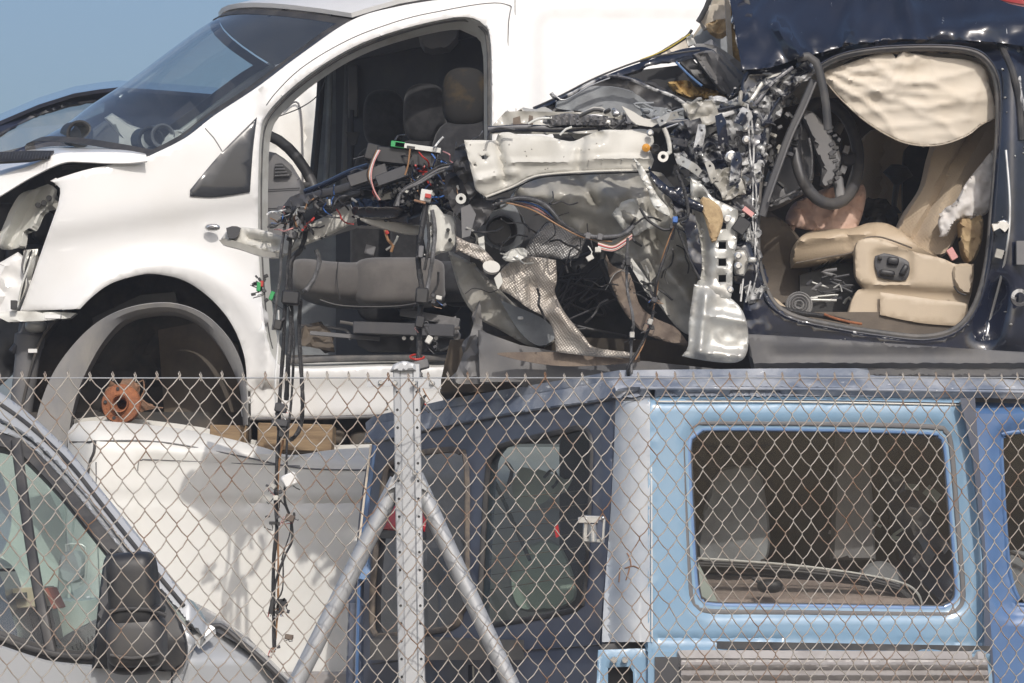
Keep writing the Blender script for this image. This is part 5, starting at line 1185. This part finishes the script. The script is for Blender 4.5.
# ================================================================== BLUE OFF-ROAD VEHICLE
def blue4x4():
    t = thing('off_road_vehicle', P(640, 683, 13.0), 'light blue boxy off-road vehicle with bleached rear corner, supporting the wrecked navy car', 'car')
    def sY(x, y):
        return 12.0 + max(0, x - 650) * .0006 + (.0000 if y > 402 else (402 - y) ** 1.5 * .0035) + .02 * bump_rect(x, y, 688, 426, 955, 612, 26, 10) * 0
    wh = [(688, 450), (690, 438), (700, 430), (716, 428), (820, 429), (925, 432), (940, 436), (946, 450), (952, 520), (957, 580), (956, 600), (945, 608), (930, 609), (800, 607), (716, 606), (702, 602), (696, 590), (691, 520)]
    wh2 = [(x, y) for x, y in wh]
    def s2(x, y):
        # recessed channel round the window
        cx, cy = 823, 518
        k = max(abs(x - cx) / 1.0 - 0, 0)
        d = 1 - bump_rect(x, y, 683 + (y - 428) * .03, 421, 956 + (y - 428) * .07, 616, 26, 7)
        e = math.exp(-((x - 652) / 1.2) ** 2) * .008 + math.exp(-((y - 637 - (x - 650) * .015) / 1.4) ** 2) * .012
        c = .008 * math.exp(-((y - 403) / 1.0) ** 2)
        return sY(x, y) + .016 * (1 - d) + e + c
    mb = MB()
    mb.panel([(648, 388, 1), (800, 388), (964, 391, 1), (969, 420), (975, 480), (982, 560), (990, 652, 1), (800, 652), (648, 652, 1)], s2, LBLUE, holes=[wh], th=.03, step=5, smooth=True, estep=4)
    mb.build('side_panel', t, sharp=50)
    mb = MB(); mb.ptube([((x - 822) * 1.042 + 822, (y - 518) * 1.062 + 518) for x, y in wh], lambda x, y: sY(x, y) + .012, 2.6, MGREY, closed=True, flat=.5); mb.ptube(wh, lambda x, y: sY(x, y) + .024, 3.0, SEAMB, closed=True, flat=.8); mb.ptube([((x - 822) * .978 + 822, (y - 518) * .97 + 518) for x, y in wh], lambda x, y: sY(x, y) + .03, 1.6, RUBBER, closed=True)  # outer grey ring draws the shadow in the window channel
    f_ = mb.build('window_frame', t)
    MB().panel(wh, lambda x, y: sY(x, y) + .03, G_DARK, th=0, smooth=True, step=30).build('window_glass', f_)
    mb = MB(); mb.ptube([(656, 401.5), (800, 402), (962, 405)], lambda x, y: sY(x, y) - .002, .8, mat('cream_pinstripe', (.7, .66, .58), .5)); mb.ptube([(620, 400), (800, 400.5), (964, 403.5)], lambda x, y: sY(x, y) - .001, .6, BLACKP); mb.build('roof_seam', t)
    mb = MB(); mb.ptube([(651, 396), (651.5, 500), (652, 642)], lambda x, y: sY(x, y) - .004, .9, mat('pale_edge_paint', (.6, .62, .62), .5)); mb.build('corner_seam', t)
    # front door further right
    def dY(x, y): return 12.22 + (x - 970) * .0004 + .02 * bump_rect(x, y, 994, 425, 1300, 618, 24, 5) + (.0 if y > 412 else (412 - y) ** 1.4 * .003)
    wd = [(1001, 450), (1004, 438), (1016, 432), (1160, 432), (1160, 604), (1030, 606), (1018, 598), (1008, 560)]
    MB().panel([(968, 400), (1200, 402), (1200, 760), (996, 760), (988, 640), (978, 520)], dY, MBLUE, holes=[wd], th=.04, step=6, roll=.004).build('front_door', t)
    MB().panel(wd, lambda x, y: dY(x, y) + .02, G_DARK, th=0, smooth=True, step=30).build('front_door_glass', t)
    mb = MB(); mb.ptube(wd, lambda x, y: dY(x, y) + .005, 2.5, MBLUE, closed=True); mb.panel([(1003, 560), (1012, 550), (1040, 562), (1040, 618), (1020, 600), (1006, 580)], 12.6, CONC, th=.1, roll=.02, smooth=True, step=8); mb.ptube([(1000, 548), (1020, 556), (1040, 566)], 12.55, 2, RUBBER); mb.build('front_door_trim', t)
    MB().panel([(960, 398), (975, 398), (1000, 760), (985, 760), (984, 560), (972, 450)], 12.12, SLATE, th=.05).build('door_pillar', t)
    # rear corner rounding from side to rear
    def rY(x, y=0): return 12.10 + max(0, 612 - x) * .0057
    def cY(x, y):
        u = max(0, min(1, (652 - x) / 42)); return 12.0 + .10 * u ** 2.6 + (.0 if y > 402 else (402 - y) ** 1.5 * .003) + .003 * nz(x, y, .06, 3)
    mb = MB(); mb.panel([(616, 390, 1), (650, 388, 1), (650, 642, 1), (602, 642, 1), (604, 600), (610, 520), (614, 450)], cY, CORNER, th=.03, step=5, smooth=True)
    for q in (([(627, 553), (629, 556), (631, 566), (625, 568), (634, 566), (640, 569)],), ([(630, 566), (628, 574), (626, 580)],), ([(620, 568), (619, 582)],)):
        mb.ptube(q[0], lambda x, y: cY(x, y) - .001, .7, RUST2)
    mb.build('rear_corner', t)
    mb = MB()
    mb.panel([(648, 640), (990, 646), (990, 652), (648, 648)], 12.04, RUBBER, th=.02)
    def lo(x, y): return 12.0 + .02 * bump_rect(x, y, 684, 660, 1100, 700, 2, 2)
    mb.panel([(648, 652), (990, 654), (1000, 760), (648, 760)], lo, LBLUE, th=.04, step=10)
    mb.build('lower_side', t)
    mb = MB(); mb.panel([(655, 657), (682, 657), (682, 690), (655, 690)], 11.99, DGREY, th=.03)
    mb.panel([(681, 658), (987, 659), (989, 684), (681, 684)], lambda x, y: 11.975 + .012 * math.sin((y - 658) * .62), MOULD, th=.03, step=3); mb.build('rubbing_strip', t)
    mb = MB(); mb.panel([(598, 650), (651, 648), (651, 700), (596, 700)], 12.03, LBLUE, holes=[[(608, 668, 1), (630, 667), (633, 672), (633, 710, 1), (608, 710, 1)]], th=.03, roll=.004, step=8)
    mb.panel([(605, 664), (636, 664), (636, 712), (605, 712)], 12.12, BLACKP, th=.05)
    for x, y in ((614, 660), (625, 660)): mb.lathe(P(x, y, 12.01), (0, -1, 0), [(.001, .006), (.01, .006), (.012, 0)], SILVER, 12)
    mb.panel([(602, 644), (650, 642), (650, 650), (600, 652)], 12.08, RUBBER, th=.02); mb.build('bumper_bracket', t)
    # roof and rain gutter
    mb = MB()
    mb.panel([(616, 391, 1), (612, 383), (622, 378), (640, 376), (800, 375), (960, 377), (1200, 381, 1), (1200, 390, 1), (960, 389), (800, 387), (640, 387)], lambda x, y: 11.97 + max(0, x - 640) * .0006 + max(0, 391 - y) ** 1.3 * .004, WORN, th=.04, step=5, smooth=True, roll=.008)
    mb.ptube([(640, 388), (800, 389), (960, 391), (1200, 395)], lambda x, y: sY(x, 420) - .02, 1.6, WORN)
    mb.build('rain_gutter', t)
    def ry(x, y): return rY(x) - .03 + max(0, (400 - y + (620 - x) * .18)) * .0025
    mb = MB()
    mb.panel([(364, 443, 1), (366, 432), (374, 424), (400, 418), (450, 407), (500, 398), (560, 389), (620, 379, 1), (624, 392, 1), (600, 401), (540, 410), (480, 420), (420, 432), (385, 441)], ry, WORN, th=.06, step=5, smooth=True, roll=.012)
    mb.ptube([(385, 441), (420, 432), (480, 420.5), (540, 410.5), (600, 402), (616, 398)], lambda x, y: ry(x, y) - .005, 1.0, BLACKP); mb.build('rear_gutter', t)
    mb = MB()
    ed = straight([(366, 430), (374, 424), (450, 407), (560, 389), (620, 379)], False, 30)
    r0 = [P(x, y, rY(x) + .03) for x, y in ed]; dv = P(1200, 385, 12.4) - P(620, 385, 12.05)
    mb.loft([[p + dv * k + Vector((0, 0, .008 * math.sin(k * 3.14))) for p in r0] for k in (0, .25, .5, .75, 1)], WORN, th=.03); mb.build('roof', t)
    # rear face
    W1 = [(480, 610), (487, 480), (494, 453), (508, 444), (560, 432), (580, 428), (591, 436), (592, 470), (586, 590), (580, 606), (566, 612), (500, 624), (484, 624)]
    W2 = [(372, 620), (374, 570), (384, 480), (392, 463), (410, 455), (445, 450), (460, 452), (467, 466), (467, 590), (462, 612), (450, 628), (385, 636), (375, 634)]
    def rr_(x, y):
        return rY(x, y) + .012 * math.exp(-((x - 474 + (y - 450) * .02) / 1.2) ** 2) - .02 * math.exp(-((x - 603) / 6) ** 2) + .008 * nz(x, y, .02, 3)
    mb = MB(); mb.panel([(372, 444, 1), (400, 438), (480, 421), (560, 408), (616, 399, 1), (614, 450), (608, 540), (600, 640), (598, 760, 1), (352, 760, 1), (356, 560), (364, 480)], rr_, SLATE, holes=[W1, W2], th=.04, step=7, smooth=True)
    mb.build('rear_door', t, sharp=55)
    mb = MB(); mb.ptube(W1, lambda x, y: rY(x) + .0, 3.0, RUBBER, closed=True, flat=.7); a = mb.build('rear_window_seal', t)
    MB().panel(W1, lambda x, y: rY(x) + .02, G_SIDE, th=0, smooth=True, step=30).build('rear_window_glass', a)
    mb = MB()
    for k in range(7): mb.ptube([(490, 500 + k * 15), (588, 490 + k * 14)], lambda x, y: rY(x) + .026, .35, BROWNM, sides=4, sm=False)
    mb.build('heating_wire', a)
    mb = MB(); mb.ptube(W2, lambda x, y: rY(x) - .005, 3.2, mat('weathered_window_seal', (.16, .13, .10), .7, col2=(.08, .07, .065), ns=20), closed=True, flat=.7); b = mb.build('rear_window_seal', t)
    MB().panel(W2, lambda x, y: rY(x) + .02, glass('dusty_rear_glass', (.35, .36, .36), base=.06, dust=.10, dirt=(.3, .3, .3)), th=0, smooth=True, step=30).build('rear_window_glass', b)
    mb = MB(); mb.ptube([(405, 455), (470, 445), (530, 560)], lambda x, y: rY(x) + .1, 2, BLACKP); mb.ptube([(444, 540), (470, 590), (486, 620)], lambda x, y: rY(x) - .06, 3.2, BLACKP); mb.build('rear_wiper', t)
    mb = MB(); mb.panel([(379, 530, 1), (384, 512), (394, 504), (424, 508), (425, 532, 1)], lambda x, y: rY(x) - .03, REDL, th=.05, smooth=True, roll=.012, step=6); mb.panel([(376, 530), (426, 532), (426, 540), (376, 538)], lambda x, y: rY(x) - .03, BLACKP, th=.05); mb.build('high_brake_lamp', t)
    mb = MB(); mb.panel([(554, 528), (558, 524), (560, 536), (556, 538)], 12.3, REDL, th=.02); mb.build('reflector', t)
    mb = MB()
    mb.pbox(594, 529, 22, 27, 12.06, .02, SILVER, ang=3, bev=.3); mb.pbox(595, 529, 15, 19, 12.05, .02, SLATE, ang=3)
    mb.cyl(P(592, 524, 12.03), P(593, 542, 12.03), .014, SILVER); mb.pbox(588, 520, 20, 6, 12.04, .03, SILVER)
    for x, y in ((586, 519), (603, 518), (602, 540)): mb.pod(P(x, y, 12.03), (.014, .014, .014), SILVER, p=2, n=6)
    mb.build('door_hinge', t)
    mb = MB()
    mb.ptube([(374, 445), (370, 480), (364, 530), (360, 560)], 13.33, 2.5, MBLUE, flat=.6); mb.ptube([(371, 445), (364, 500), (359, 545)], 13.3, 1.2, CREAM)
    mb.panel([(352, 560), (364, 556), (362, 760), (344, 760), (348, 600)], 13.3, SLATE, th=.05, roll=.01, step=10); mb.ptube([(360, 560), (358, 620), (356, 720)], 13.24, 1.8, MBLUE)
    mb.panel([(358, 550), (368, 548), (371, 570), (366, 582), (358, 580)], 13.2, SEAMB, th=.06, roll=.01, step=6); mb.build('corner_post', t)
    mb = MB(); mb.panel([(463, 660), (490, 657), (492, 720), (462, 720)], lambda x, y: rY(x) - .02, SLATE, holes=[[(468, 665, 1), (484, 664, 1), (484, 700, 1), (468, 700, 1)]], hs=False, th=.03, step=8); mb.panel([(472, 666), (482, 666), (480, 710), (474, 710)], rY(476) + .01, SILV, th=.01); mb.build('door_handle', t)
    mb = MB(); q = [(474, 640), (470, 640)]; mb.ptube([(372, 664), (450, 655), (480, 653), (560, 648), (600, 645)], lambda x, y: rr_(x, y) - .004, .6, BLACKP); mb.build('body_crease', t)
    # cabin
    mb = MB()
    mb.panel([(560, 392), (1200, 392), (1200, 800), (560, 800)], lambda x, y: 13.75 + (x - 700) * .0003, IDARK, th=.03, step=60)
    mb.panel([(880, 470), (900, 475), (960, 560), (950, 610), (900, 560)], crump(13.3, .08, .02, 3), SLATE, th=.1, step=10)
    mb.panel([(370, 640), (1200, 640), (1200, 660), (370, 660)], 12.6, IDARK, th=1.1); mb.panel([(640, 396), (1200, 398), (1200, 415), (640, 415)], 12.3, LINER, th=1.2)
    mb.build('cabin_interior', t)
    mb = MB()
    mb.panel([(700, 574, 1), (760, 577), (830, 582), (890, 590), (912, 599), (918, 612, 1), (918, 625, 1), (700, 625, 1)], lambda x, y: 12.42 + max(0, 600 - y) * .012, PARCEL, th=.05, step=8, smooth=True); sh = mb.build('parcel_shelf', t)
    mb = MB(); mb.ptube([(690, 558), (740, 561), (800, 566), (860, 574), (902, 583), (918, 594), (924, 612)], 12.5, 1.3, INNERW); mb.ptube([(690, 566), (740, 568), (800, 573), (860, 580), (898, 590), (916, 606)], 12.46, 5.5, BLACKP); mb.ptube([(690, 563), (740, 565), (800, 569), (860, 577), (900, 587)], 12.42, 1.6, DGREY)
    mb.pod(P(770, 586, 12.36), (.09, .06, .05), BLACKP, p=2.5, n=10); mb.ptube([(752, 578), (766, 586), (772, 588)], 12.36, 1.6, BLACKP); mb.build('shelf_trim', sh)
    mb = MB(); mb.lathe(P(880, 585, 12.7), (0, -1, .1), [(.001, .02), (.07, .015), (.085, 0), (.085, -.1)], CONC); mb.build('speaker', sh)
    mb = MB(); mb.panel([(690, 560), (697, 560), (720, 606), (712, 606), (700, 600)], 12.35, PALEI, th=.02); mb.panel([(692, 586), (700, 588), (708, 600), (698, 600)], 12.4, REDL, th=.02); mb.build('window_sticker', t)
    mb = MB()
    mb.panel([(714, 478), (724, 468), (752, 466), (762, 476), (766, 560), (700, 560)], 12.6, CONC, th=.1, smooth=True, roll=.03); mb.panel([(838, 425), (868, 425), (876, 560), (832, 560)], 12.7, LINER, th=.1, roll=.02)  # pale panels imitate foggy grey reflections in the side window
    mb.panel([(800, 480), (840, 478), (842, 570), (796, 570)], 13.4, IDARK, th=.15, smooth=True, roll=.03); mb.panel([(900, 470), (945, 475), (950, 520), (905, 500)], 13.5, DGREY, th=.1, roll=.02); mb.build('seat_and_reflection', t)
    mb = MB()
    for x, y, w, h, a in ((833, 533, 9, 4, 15), (866, 534, 11, 4, 28), (876, 524, 12, 3, 25), (898, 532, 12, 3, -35), (896, 538, 10, 4, 10), (866, 556, 3, 3, 0), (912, 487, 14, 6, 5), (932, 494, 16, 11, 40)): mb.pbox(x, y, w, h, 13.2, .004, [PALEI, WCLOTH][x % 2], ang=a)
    mb.build('paper_scrap', t)
    # pale shapes set behind the rear window
    mb = MB(); mb.panel(jag([(512, 480), (520, 466), (545, 472), (572, 480), (566, 492), (545, 500), (530, 510), (514, 502)], 1.5, 6, 5), 13.0, INNERW, th=.02, step=6); mb.ptube([(505, 462), (512, 470), (508, 486)], 12.95, 2, BLACKP); mb.ptube([(544, 478), (552, 470), (558, 480), (552, 488)], 12.95, 1.5, BLACKP)
    mb.panel([(510, 570), (530, 545), (560, 545), (575, 600), (520, 610)], 13.1, PALEI, th=.2, smooth=True, roll=.03); mb.build('pale_window_shape', t)
blue4x4()

# ================================================================== SILVER-BLUE VAN, lower left
def left_van():
    t = thing('silver_blue_van', P(60, 683, 10.3), 'silver blue van in the foreground with black door mirror and steep windscreen pillar', 'van')
    def vy(x, y): return 9.5 + max(0, (640 - y)) ** 1.3 * .00035 + max(0, x - 190) * .002
    outer = [(-80, 330), (-40, 362), (0, 392), (25, 410), (50, 432), (75, 457), (100, 488), (130, 525), (160, 562), (188, 598), (206, 622)]
    inner = [(206, 640), (184, 618), (160, 590), (130, 552), (100, 514), (70, 478), (40, 447), (20, 432), (0, 420), (-40, 396), (-80, 372)]
    # roof side strip + pillar
    mb = MB(); mb.panel([(*outer[0], 1)] + outer[1:-1] + [(*outer[-1], 1)] + [(*inner[0], 1)] + inner[1:-1] + [(*inner[-1], 1)], lambda x, y: vy(x, y) + .002, SBLUE, th=.04, step=4, smooth=True, roll=.012); mb.build('windscreen_pillar', t)
    mb = MB()
    g = [(-80, 352), (-40, 379), (0, 404), (25, 422), (50, 444), (75, 470), (100, 502), (130, 540), (160, 577), (184, 606)]
    mb.ptube([(x, y) for x, y in g], lambda x, y: vy(x, y) - .004, 2.0, RUBBER, flat=.7); mb.build('gutter_seal', t)
    # door: outer frame of the window (light), window black frame, lower skin
    win = [(-80, 425), (-40, 425), (0, 432), (20, 440), (40, 455), (70, 487), (100, 523), (130, 562), (140, 578), (140, 640), (128, 664), (60, 662), (30, 655), (0, 645), (-80, 620)]
    mb = MB(); mb.panel([(-80, 374), (-40, 398), (0, 423), (20, 435), (40, 450), (70, 482), (100, 518), (130, 556), (160, 594), (184, 622), (196, 640), (186, 668), (170, 720), (160, 800), (-80, 800)],
                       lambda x, y: vy(x, y) + .012, SBLUE, holes=[win], th=.04, step=6, roll=.006)
    dr = mb.build('door', t)
    mb = MB()
    win_in = [(-80, 440), (-40, 440), (0, 446), (18, 452), (34, 466), (62, 496), (92, 534), (118, 568), (126, 582), (126, 640), (118, 652), (70, 650), (34, 642), (0, 630), (-80, 604)]
    mb.panel([(x, y) for x, y in win], lambda x, y: vy(x, y) + .02, RUBBER, holes=[win_in], th=.03, step=10)
    mb.ptube([(16, 440), (24, 500), (33, 560), (42, 610), (52, 656)], lambda x, y: vy(x, y) + .012, 5.5, RUBBER, flat=.6)
    mb.ptube([(-10, 634), (30, 648), (70, 656), (128, 656)], lambda x, y: vy(x, y) + .005, 3, RUBBER, flat=.7); wf = mb.build('window_frame', dr)
    MB().panel(win, lambda x, y: vy(x, y) + .03, G_PALE, th=0, step=30).build('window_glass', wf)
    mb = MB()   # mirror
    mb.panel([(92, 668, 1), (104, 560), (118, 552), (140, 562), (160, 592), (180, 622), (187, 648), (184, 664), (176, 672, 1)], lambda x, y: vy(x, y) - .03, BLACKP, th=.05, smooth=True, roll=.012, step=6)
    mb.build('mirror_base', dr)
    mb = MB()
    mc = lambda x, y, w, h, d, Y, p, m=BLACKP, a=0: mb.ppod(x, y, w, h, Y, d, m, ang=a, p=p, n=22)
    mc(134, 592, 48, 80, .20, 9.28, 5.5, a=-5); mc(137, 640, 58, 54, .21, 9.285, 4.5, DGREY, a=-2); mc(134, 662, 52, 26, .16, 9.32, 3.0)
    mi = mb.build('mirror_housing', dr)
    mb = MB(); mb.ptube([(108, 612), (125, 609), (150, 610), (166, 616)], lambda x, y: 9.175, 2.2, BLACKP, flat=.5); mb.ppod(159, 609, 13, 10, 9.22, .1, BLACKP, p=2.5, n=12)
    mb.ptube([(110, 655), (134, 658), (160, 653)], 9.18, 1.6, DGREY, flat=.5); mb.build('mirror_trim', mi)
    # windscreen edge, bonnet, wing
    mb = MB()
    def bo(x, y): return 9.55 + max(0, x - 190) * .0012 + max(0, 660 - y) * .002
    mb.panel([(184, 640, 1), (186, 630), (215, 628, 1), (235, 642), (262, 662), (300, 700), (400, 800, 1), (170, 800, 1), (172, 680), (186, 664)], bo, SBLUE, th=.04, step=6, smooth=True, roll=.008); mb.build('front_wing', t)
    mb = MB(); mb.ptube([(184, 629), (205, 629), (220, 626), (240, 642), (262, 660), (290, 688), (330, 730)], lambda x, y: 9.6, 3.0, RUBBER); mb.ptube([(172, 668), (172, 700)], 9.5, .8, BLACKP); mb.build('scuttle_seal', t)
    mb = MB()
    oc = catmull(outer, False, 8)
    mb.loft([[P(x, y, vy(x, y) + .02) + Vector((.10 * math.sin(u * 3.14) - .62 * u, u * 1.5, .03 * math.sin(u * 3.14))) for x, y in oc] for u in [i / 8 for i in range(9)]], G_WIND); mb.build('windscreen', t)
    mb = MB(); bn = straight([(206, 626), (235, 642), (262, 662), (300, 700), (400, 800)], False, 20)
    mb.loft([[P(x, y, 9.62) + Vector((-.25 * u, u * 1.5, .06 * math.sin(u * 3.14))) for x, y in bn] for u in [i / 6 for i in range(7)]], SBLUE, th=.01); mb.build('bonnet', t)
    mb = MB(); ro = straight([(-300, 210), (-80, 334)], False, 40)
    mb.loft([[P(x, y, 9.66) + Vector((-.62 * u, u * 1.5, 0)) for x, y in ro] for u in (0, .5, 1)], SBLUE, th=.02); mb.build('roof', t)
    # far side inner wall, latch, dashboard
    mb = MB(); mb.panel([(-80, 380), (40, 470), (60, 500), (120, 560), (150, 600), (200, 660), (200, 760), (-80, 760)], lambda x, y: 11.25, PALEI, th=.04, step=20, holes=[[(-60, 440), (-30, 440), (4, 480), (8, 540), (-40, 600), (-60, 600)], [(66, 500), (90, 500), (150, 570), (160, 610), (100, 612), (72, 596)]])
    mb.panel([(66, 500), (90, 500), (150, 570), (160, 610), (100, 612), (72, 596)], 11.2, G_PALE, th=0)
    mb.panel([(26, 448), (45, 470), (74, 520), (84, 470), (60, 440)], 11.0, CONC, th=.04, step=20)
    mb.build('far_door_lining', t)
    mb = MB()
    mb.panel([(60, 556), (66, 551), (78, 551), (83, 557), (83, 572), (77, 582), (66, 583), (60, 578)], 11.1, CONC, th=.08, smooth=True, roll=.015, step=5); mb.ptube([(66, 552), (66, 545), (82, 545), (86, 553), (85, 580), (80, 584)], 11.1, 1.4, SILV)
    mb.ptube([(72, 552), (74, 520), (78, 500)], 11.12, 1.3, PALEI); mb.ptube([(70, 584), (68, 610), (66, 640)], 11.12, 1.5, PALEI); mb.ptube([(60, 560), (58, 590)], 11.1, .8, CORR)
    mb.ppod(88, 598, 5, 5, 11.1, .03, WHITE, p=2, n=8); mb.build('door_latch', t)
    mb = MB()
    mb.panel([(40, 608), (70, 600), (110, 598), (135, 606), (135, 680), (40, 680)], lambda x, y: 10.5 + .05 * math.sin(x * .06), PALEI, th=.4, smooth=True, roll=.04, step=7)
    mb.panel([(60, 640), (90, 622), (122, 608), (130, 612), (130, 660), (60, 660)], 10.3, MGREY, th=.1, smooth=True, roll=.03, step=7)
    for k in range(12): mb.ptube([(72 + k * 4, 646 - k * 2), (76 + k * 4, 656)], 10.27, .8, BLACKP, sm=False)
    mb.panel([(-20, 600), (20, 592), (48, 600), (60, 640), (60, 680), (-20, 680)], 10.35, DGREY, th=.3, smooth=True, roll=.04, step=8)
    mb.build('dashboard', t)
    mb = MB(); mb.pbox(20, 598, 58, 20, 10.2, .3, BTRIM, ang=-4); mb.pbox(16, 596, 22, 6, 10.03, .02, DGREY, ang=-4); mb.pbox(55, 598, 4, 22, 10.1, .2, mat('red_brown_card', (.32, .08, .05), .6), ang=-25)
    tag(mb.build('document_tray'), 'beige tray of papers on the dashboard of the silver blue van', 'tray')
    mb = MB(); mb.panel([(-60, 560), (-10, 560), (10, 600), (20, 680), (-60, 680)], 9.9, SLATE, th=.3, smooth=True, roll=.05, step=10); mb.build('seat_backrest', t)
left_van()

# ================================================================== FENCE
def fence():
    def fY(px): return 7.45 + (px) * .00155
    def P0(px, py, off=0): return P(px, py, fY(px) + off)
    t = thing('chain_link_fence', (P0(407, 683).x, P0(407, 683).y, 0), 'rusty chain link fence on a galvanised post with two slanting braces', 'fence')
    a = P0(-250, 372); b = P0(1300, 377)
    # equal steps along the fence line in the ground plane
    A = Vector((P0(-250, 500).x, P0(-250, 500).y, 0)); B = Vector((P0(1300, 500).x, P0(1300, 500).y, 0)); d = (B - A); L = d.length; d.normalize(); n_ = Vector((d.y, -d.x, 0)) * 1
    if n_.y > 0: n_ = -n_
    half = .0262; hz = .0312
    def top(s): 
        p = A + d * s; px = CX + p.x / p.y * F; return CZ + (HY - (376 - (2 if px < 300 else 0) * 0)) / F * p.y
    cols = int(L / half); ph = .0085
    rr = random.Random(2)
    mb = MB(); wave = {}
    def jit(i, r): 
        k = (i, r)
        if k not in wave: wave[k] = (rr.gauss(0, .0011), rr.gauss(0, .0012))
        return wave[k]
    for i in range(cols):
        s0 = i * half + ph; zt = top(s0); rows = int((zt - .03) / hz); pts = []
        if not (100 < 0):
            for r_ in range(rows):
                c = i + ((r_ + i) % 2)               # zigzag between neighbouring columns
                jx, jz = jit(c, r_); s = s0 + (((r_ + i) % 2)) * half + jx
                sag = .004 * math.sin(s * 2.1 + r_ * .13)
                z = zt - r_ * hz + jz
                front = .0035 if (r_ + i) % 2 else -.0035
                q = A + d * (s + sag) + n_ * front; pts.append(Vector((q.x, q.y, z)))
            full = []
            for k in range(len(pts) - 1):
                p, q = pts[k], pts[k + 1]
                full.append(lerp(p, q, .07)); m_ = lerp(p, q, .5)
                m_ = m_ + Vector((0, 0, -.0022)) + n_ * (.002 if k % 2 else -.001); full.append(m_); full.append(lerp(p, q, .93))
            # knuckle at the top
            if (i % 2) == 0 and len(full): full.insert(0, pts[0] + Vector((0, 0, .005))); full.insert(0, pts[0] + Vector((.001, .003, .009))); full.insert(0, pts[0] + Vector((.004, .005, .002))); full.insert(0, pts[0] + Vector((.002, .002, -.010)))
            mb.tube(full, .00145, CHAIN, sides=5, sm=False, cap=False)
    ms = mb.build('wire_mesh', t, sharp=80)
    mb = MB()
    for dz in (-.004,):
        mb.tube([A + d * s_ + Vector((0, .004, top(s_) + dz)) for s_ in [L * k / 30 for k in range(31)]], .0014, GALV, sides=6, sm=False)
    mb.build('tension_wire', t)
    # post: folded channel with black discs for the dark of its holes
    Yp = fY(407) + .045
    mb = MB(); k = Yp / F
    def pf(x, y): 
        u = abs(x - (407 + (y - 400) * .017)); return Yp + (.006 if u < 7 else (.0 if u < 12 else .002 * (u - 12)))
    prof = [(-13.5, .030), (-13.4, .004), (-12.6, .0015), (-7.2, .0), (-6.4, .0022), (-5.6, .0045), (5.6, .0045), (6.4, .0022), (7.2, .0), (12.6, .0015), (13.4, .004), (13.5, .030)]
    mb.loft([[P(407 + (y - 400) * .017 + q[0], y, Yp + q[1]) for q in prof] for y in (364, 500, 683, 900, 1080)], GALV, th=.003)
    y = 392
    while y < 1000:
        for sx in (-9.8, 9.8): mb.lathe(P(407 + (y - 400) * .017 + sx, y, Yp + .0004), (0, -1, 0), [(.0032, 0), (.0026, .001), (.0001, .001)], BLACKP, 10)
        y += 17.8
    post = mb.build('fence_post', t, sharp=25, split=False)
    mb = MB(); mb.panel([(397, 369), (417, 369), (424, 1080), (401, 1080)], Yp + .012, BLACKP, th=.04, step=60); mb.build('post_channel', post)
    mb = MB(); mb.panel([(390, 371, 1), (393, 365), (403, 361), (415, 364), (416, 370, 1)], Yp - .01, GALV, th=.06, smooth=True, roll=.004, step=4); mb.build('post_cap', post)
    mb = MB(); mb.panel([(367, 378), (394, 377), (394, 386), (367, 387)], Yp - .012, GALV, th=.004); mb.panel([(418, 378), (441, 377), (441, 389), (418, 388)], Yp - .012, GALV, th=.004)
    mb.build('clamp_plate', post)
    mb = MB()
    for x, y in ((381, 382.5), (395, 383), (414, 383), (432, 383), (398, 473), (415, 473)): mb.lathe(P(x, y, Yp - .014), (0, -1, 0), [(.001, .008), (.004, .008), (.0058, .004), (.007, 0)], SILVER, 12)
    mb.build('bolt', post)
    for (x0, y0, x1, y1) in ((396, 484, 288, 700), (417, 480, 518, 700)):
        x2, y2 = x1 + (x1 - x0) * 1.35, y1 + (y1 - y0) * 1.35
        mb = MB(); a0, a1 = P(x0, y0, Yp + .04), P(x2, y2, Yp + .04)
        mb.tube([a0 + (a0 - a1).normalized() * .01, a0, lerp(a0, a1, .05), a1], lambda u: .0195, GALV, sides=20, sm=False)
        br = mb.build('brace', t)
    mb = MB(); mb.panel([(386, 492, 1), (392, 478), (400, 470), (414, 470), (424, 480), (428, 492, 1), (416, 486), (398, 486)], Yp + .005, GALV, th=.02, smooth=True, step=4); mb.build('brace_clamp', t)
fence()

# ------------------------------------------------------------------ thin scattering volume, added to lift the dark tones
def lift_haze():
    me = bpy.data.meshes.new('lift_haze'); x0, x1, y0, y1, z0, z1 = -1200, 1200, -30, 1700, -1.0, 9.0
    v = [(x, y, z) for x in (x0, x1) for y in (y0, y1) for z in (z0, z1)]
    me.from_pydata(v, [], [(0, 1, 3, 2), (4, 6, 7, 5), (0, 4, 5, 1), (2, 3, 7, 6), (0, 2, 6, 4), (1, 5, 7, 3)])
    m = bpy.data.materials.new('thin_lift_haze'); m.use_nodes = True; N = m.node_tree.nodes; N.clear()
    out = N.new('ShaderNodeOutputMaterial'); pv = N.new('ShaderNodeVolumePrincipled'); pv.inputs['Density'].default_value = .0035; pv.inputs['Color'].default_value = (.92, .94, 1, 1)
    pv.inputs['Anisotropy'].default_value = .2
    m.node_tree.links.new(pv.outputs[0], out.inputs['Volume']); me.materials.append(m)
    o = bpy.data.objects.new('lift_haze', me); scene.collection.objects.link(o); o['kind'] = 'stuff'
lift_haze()
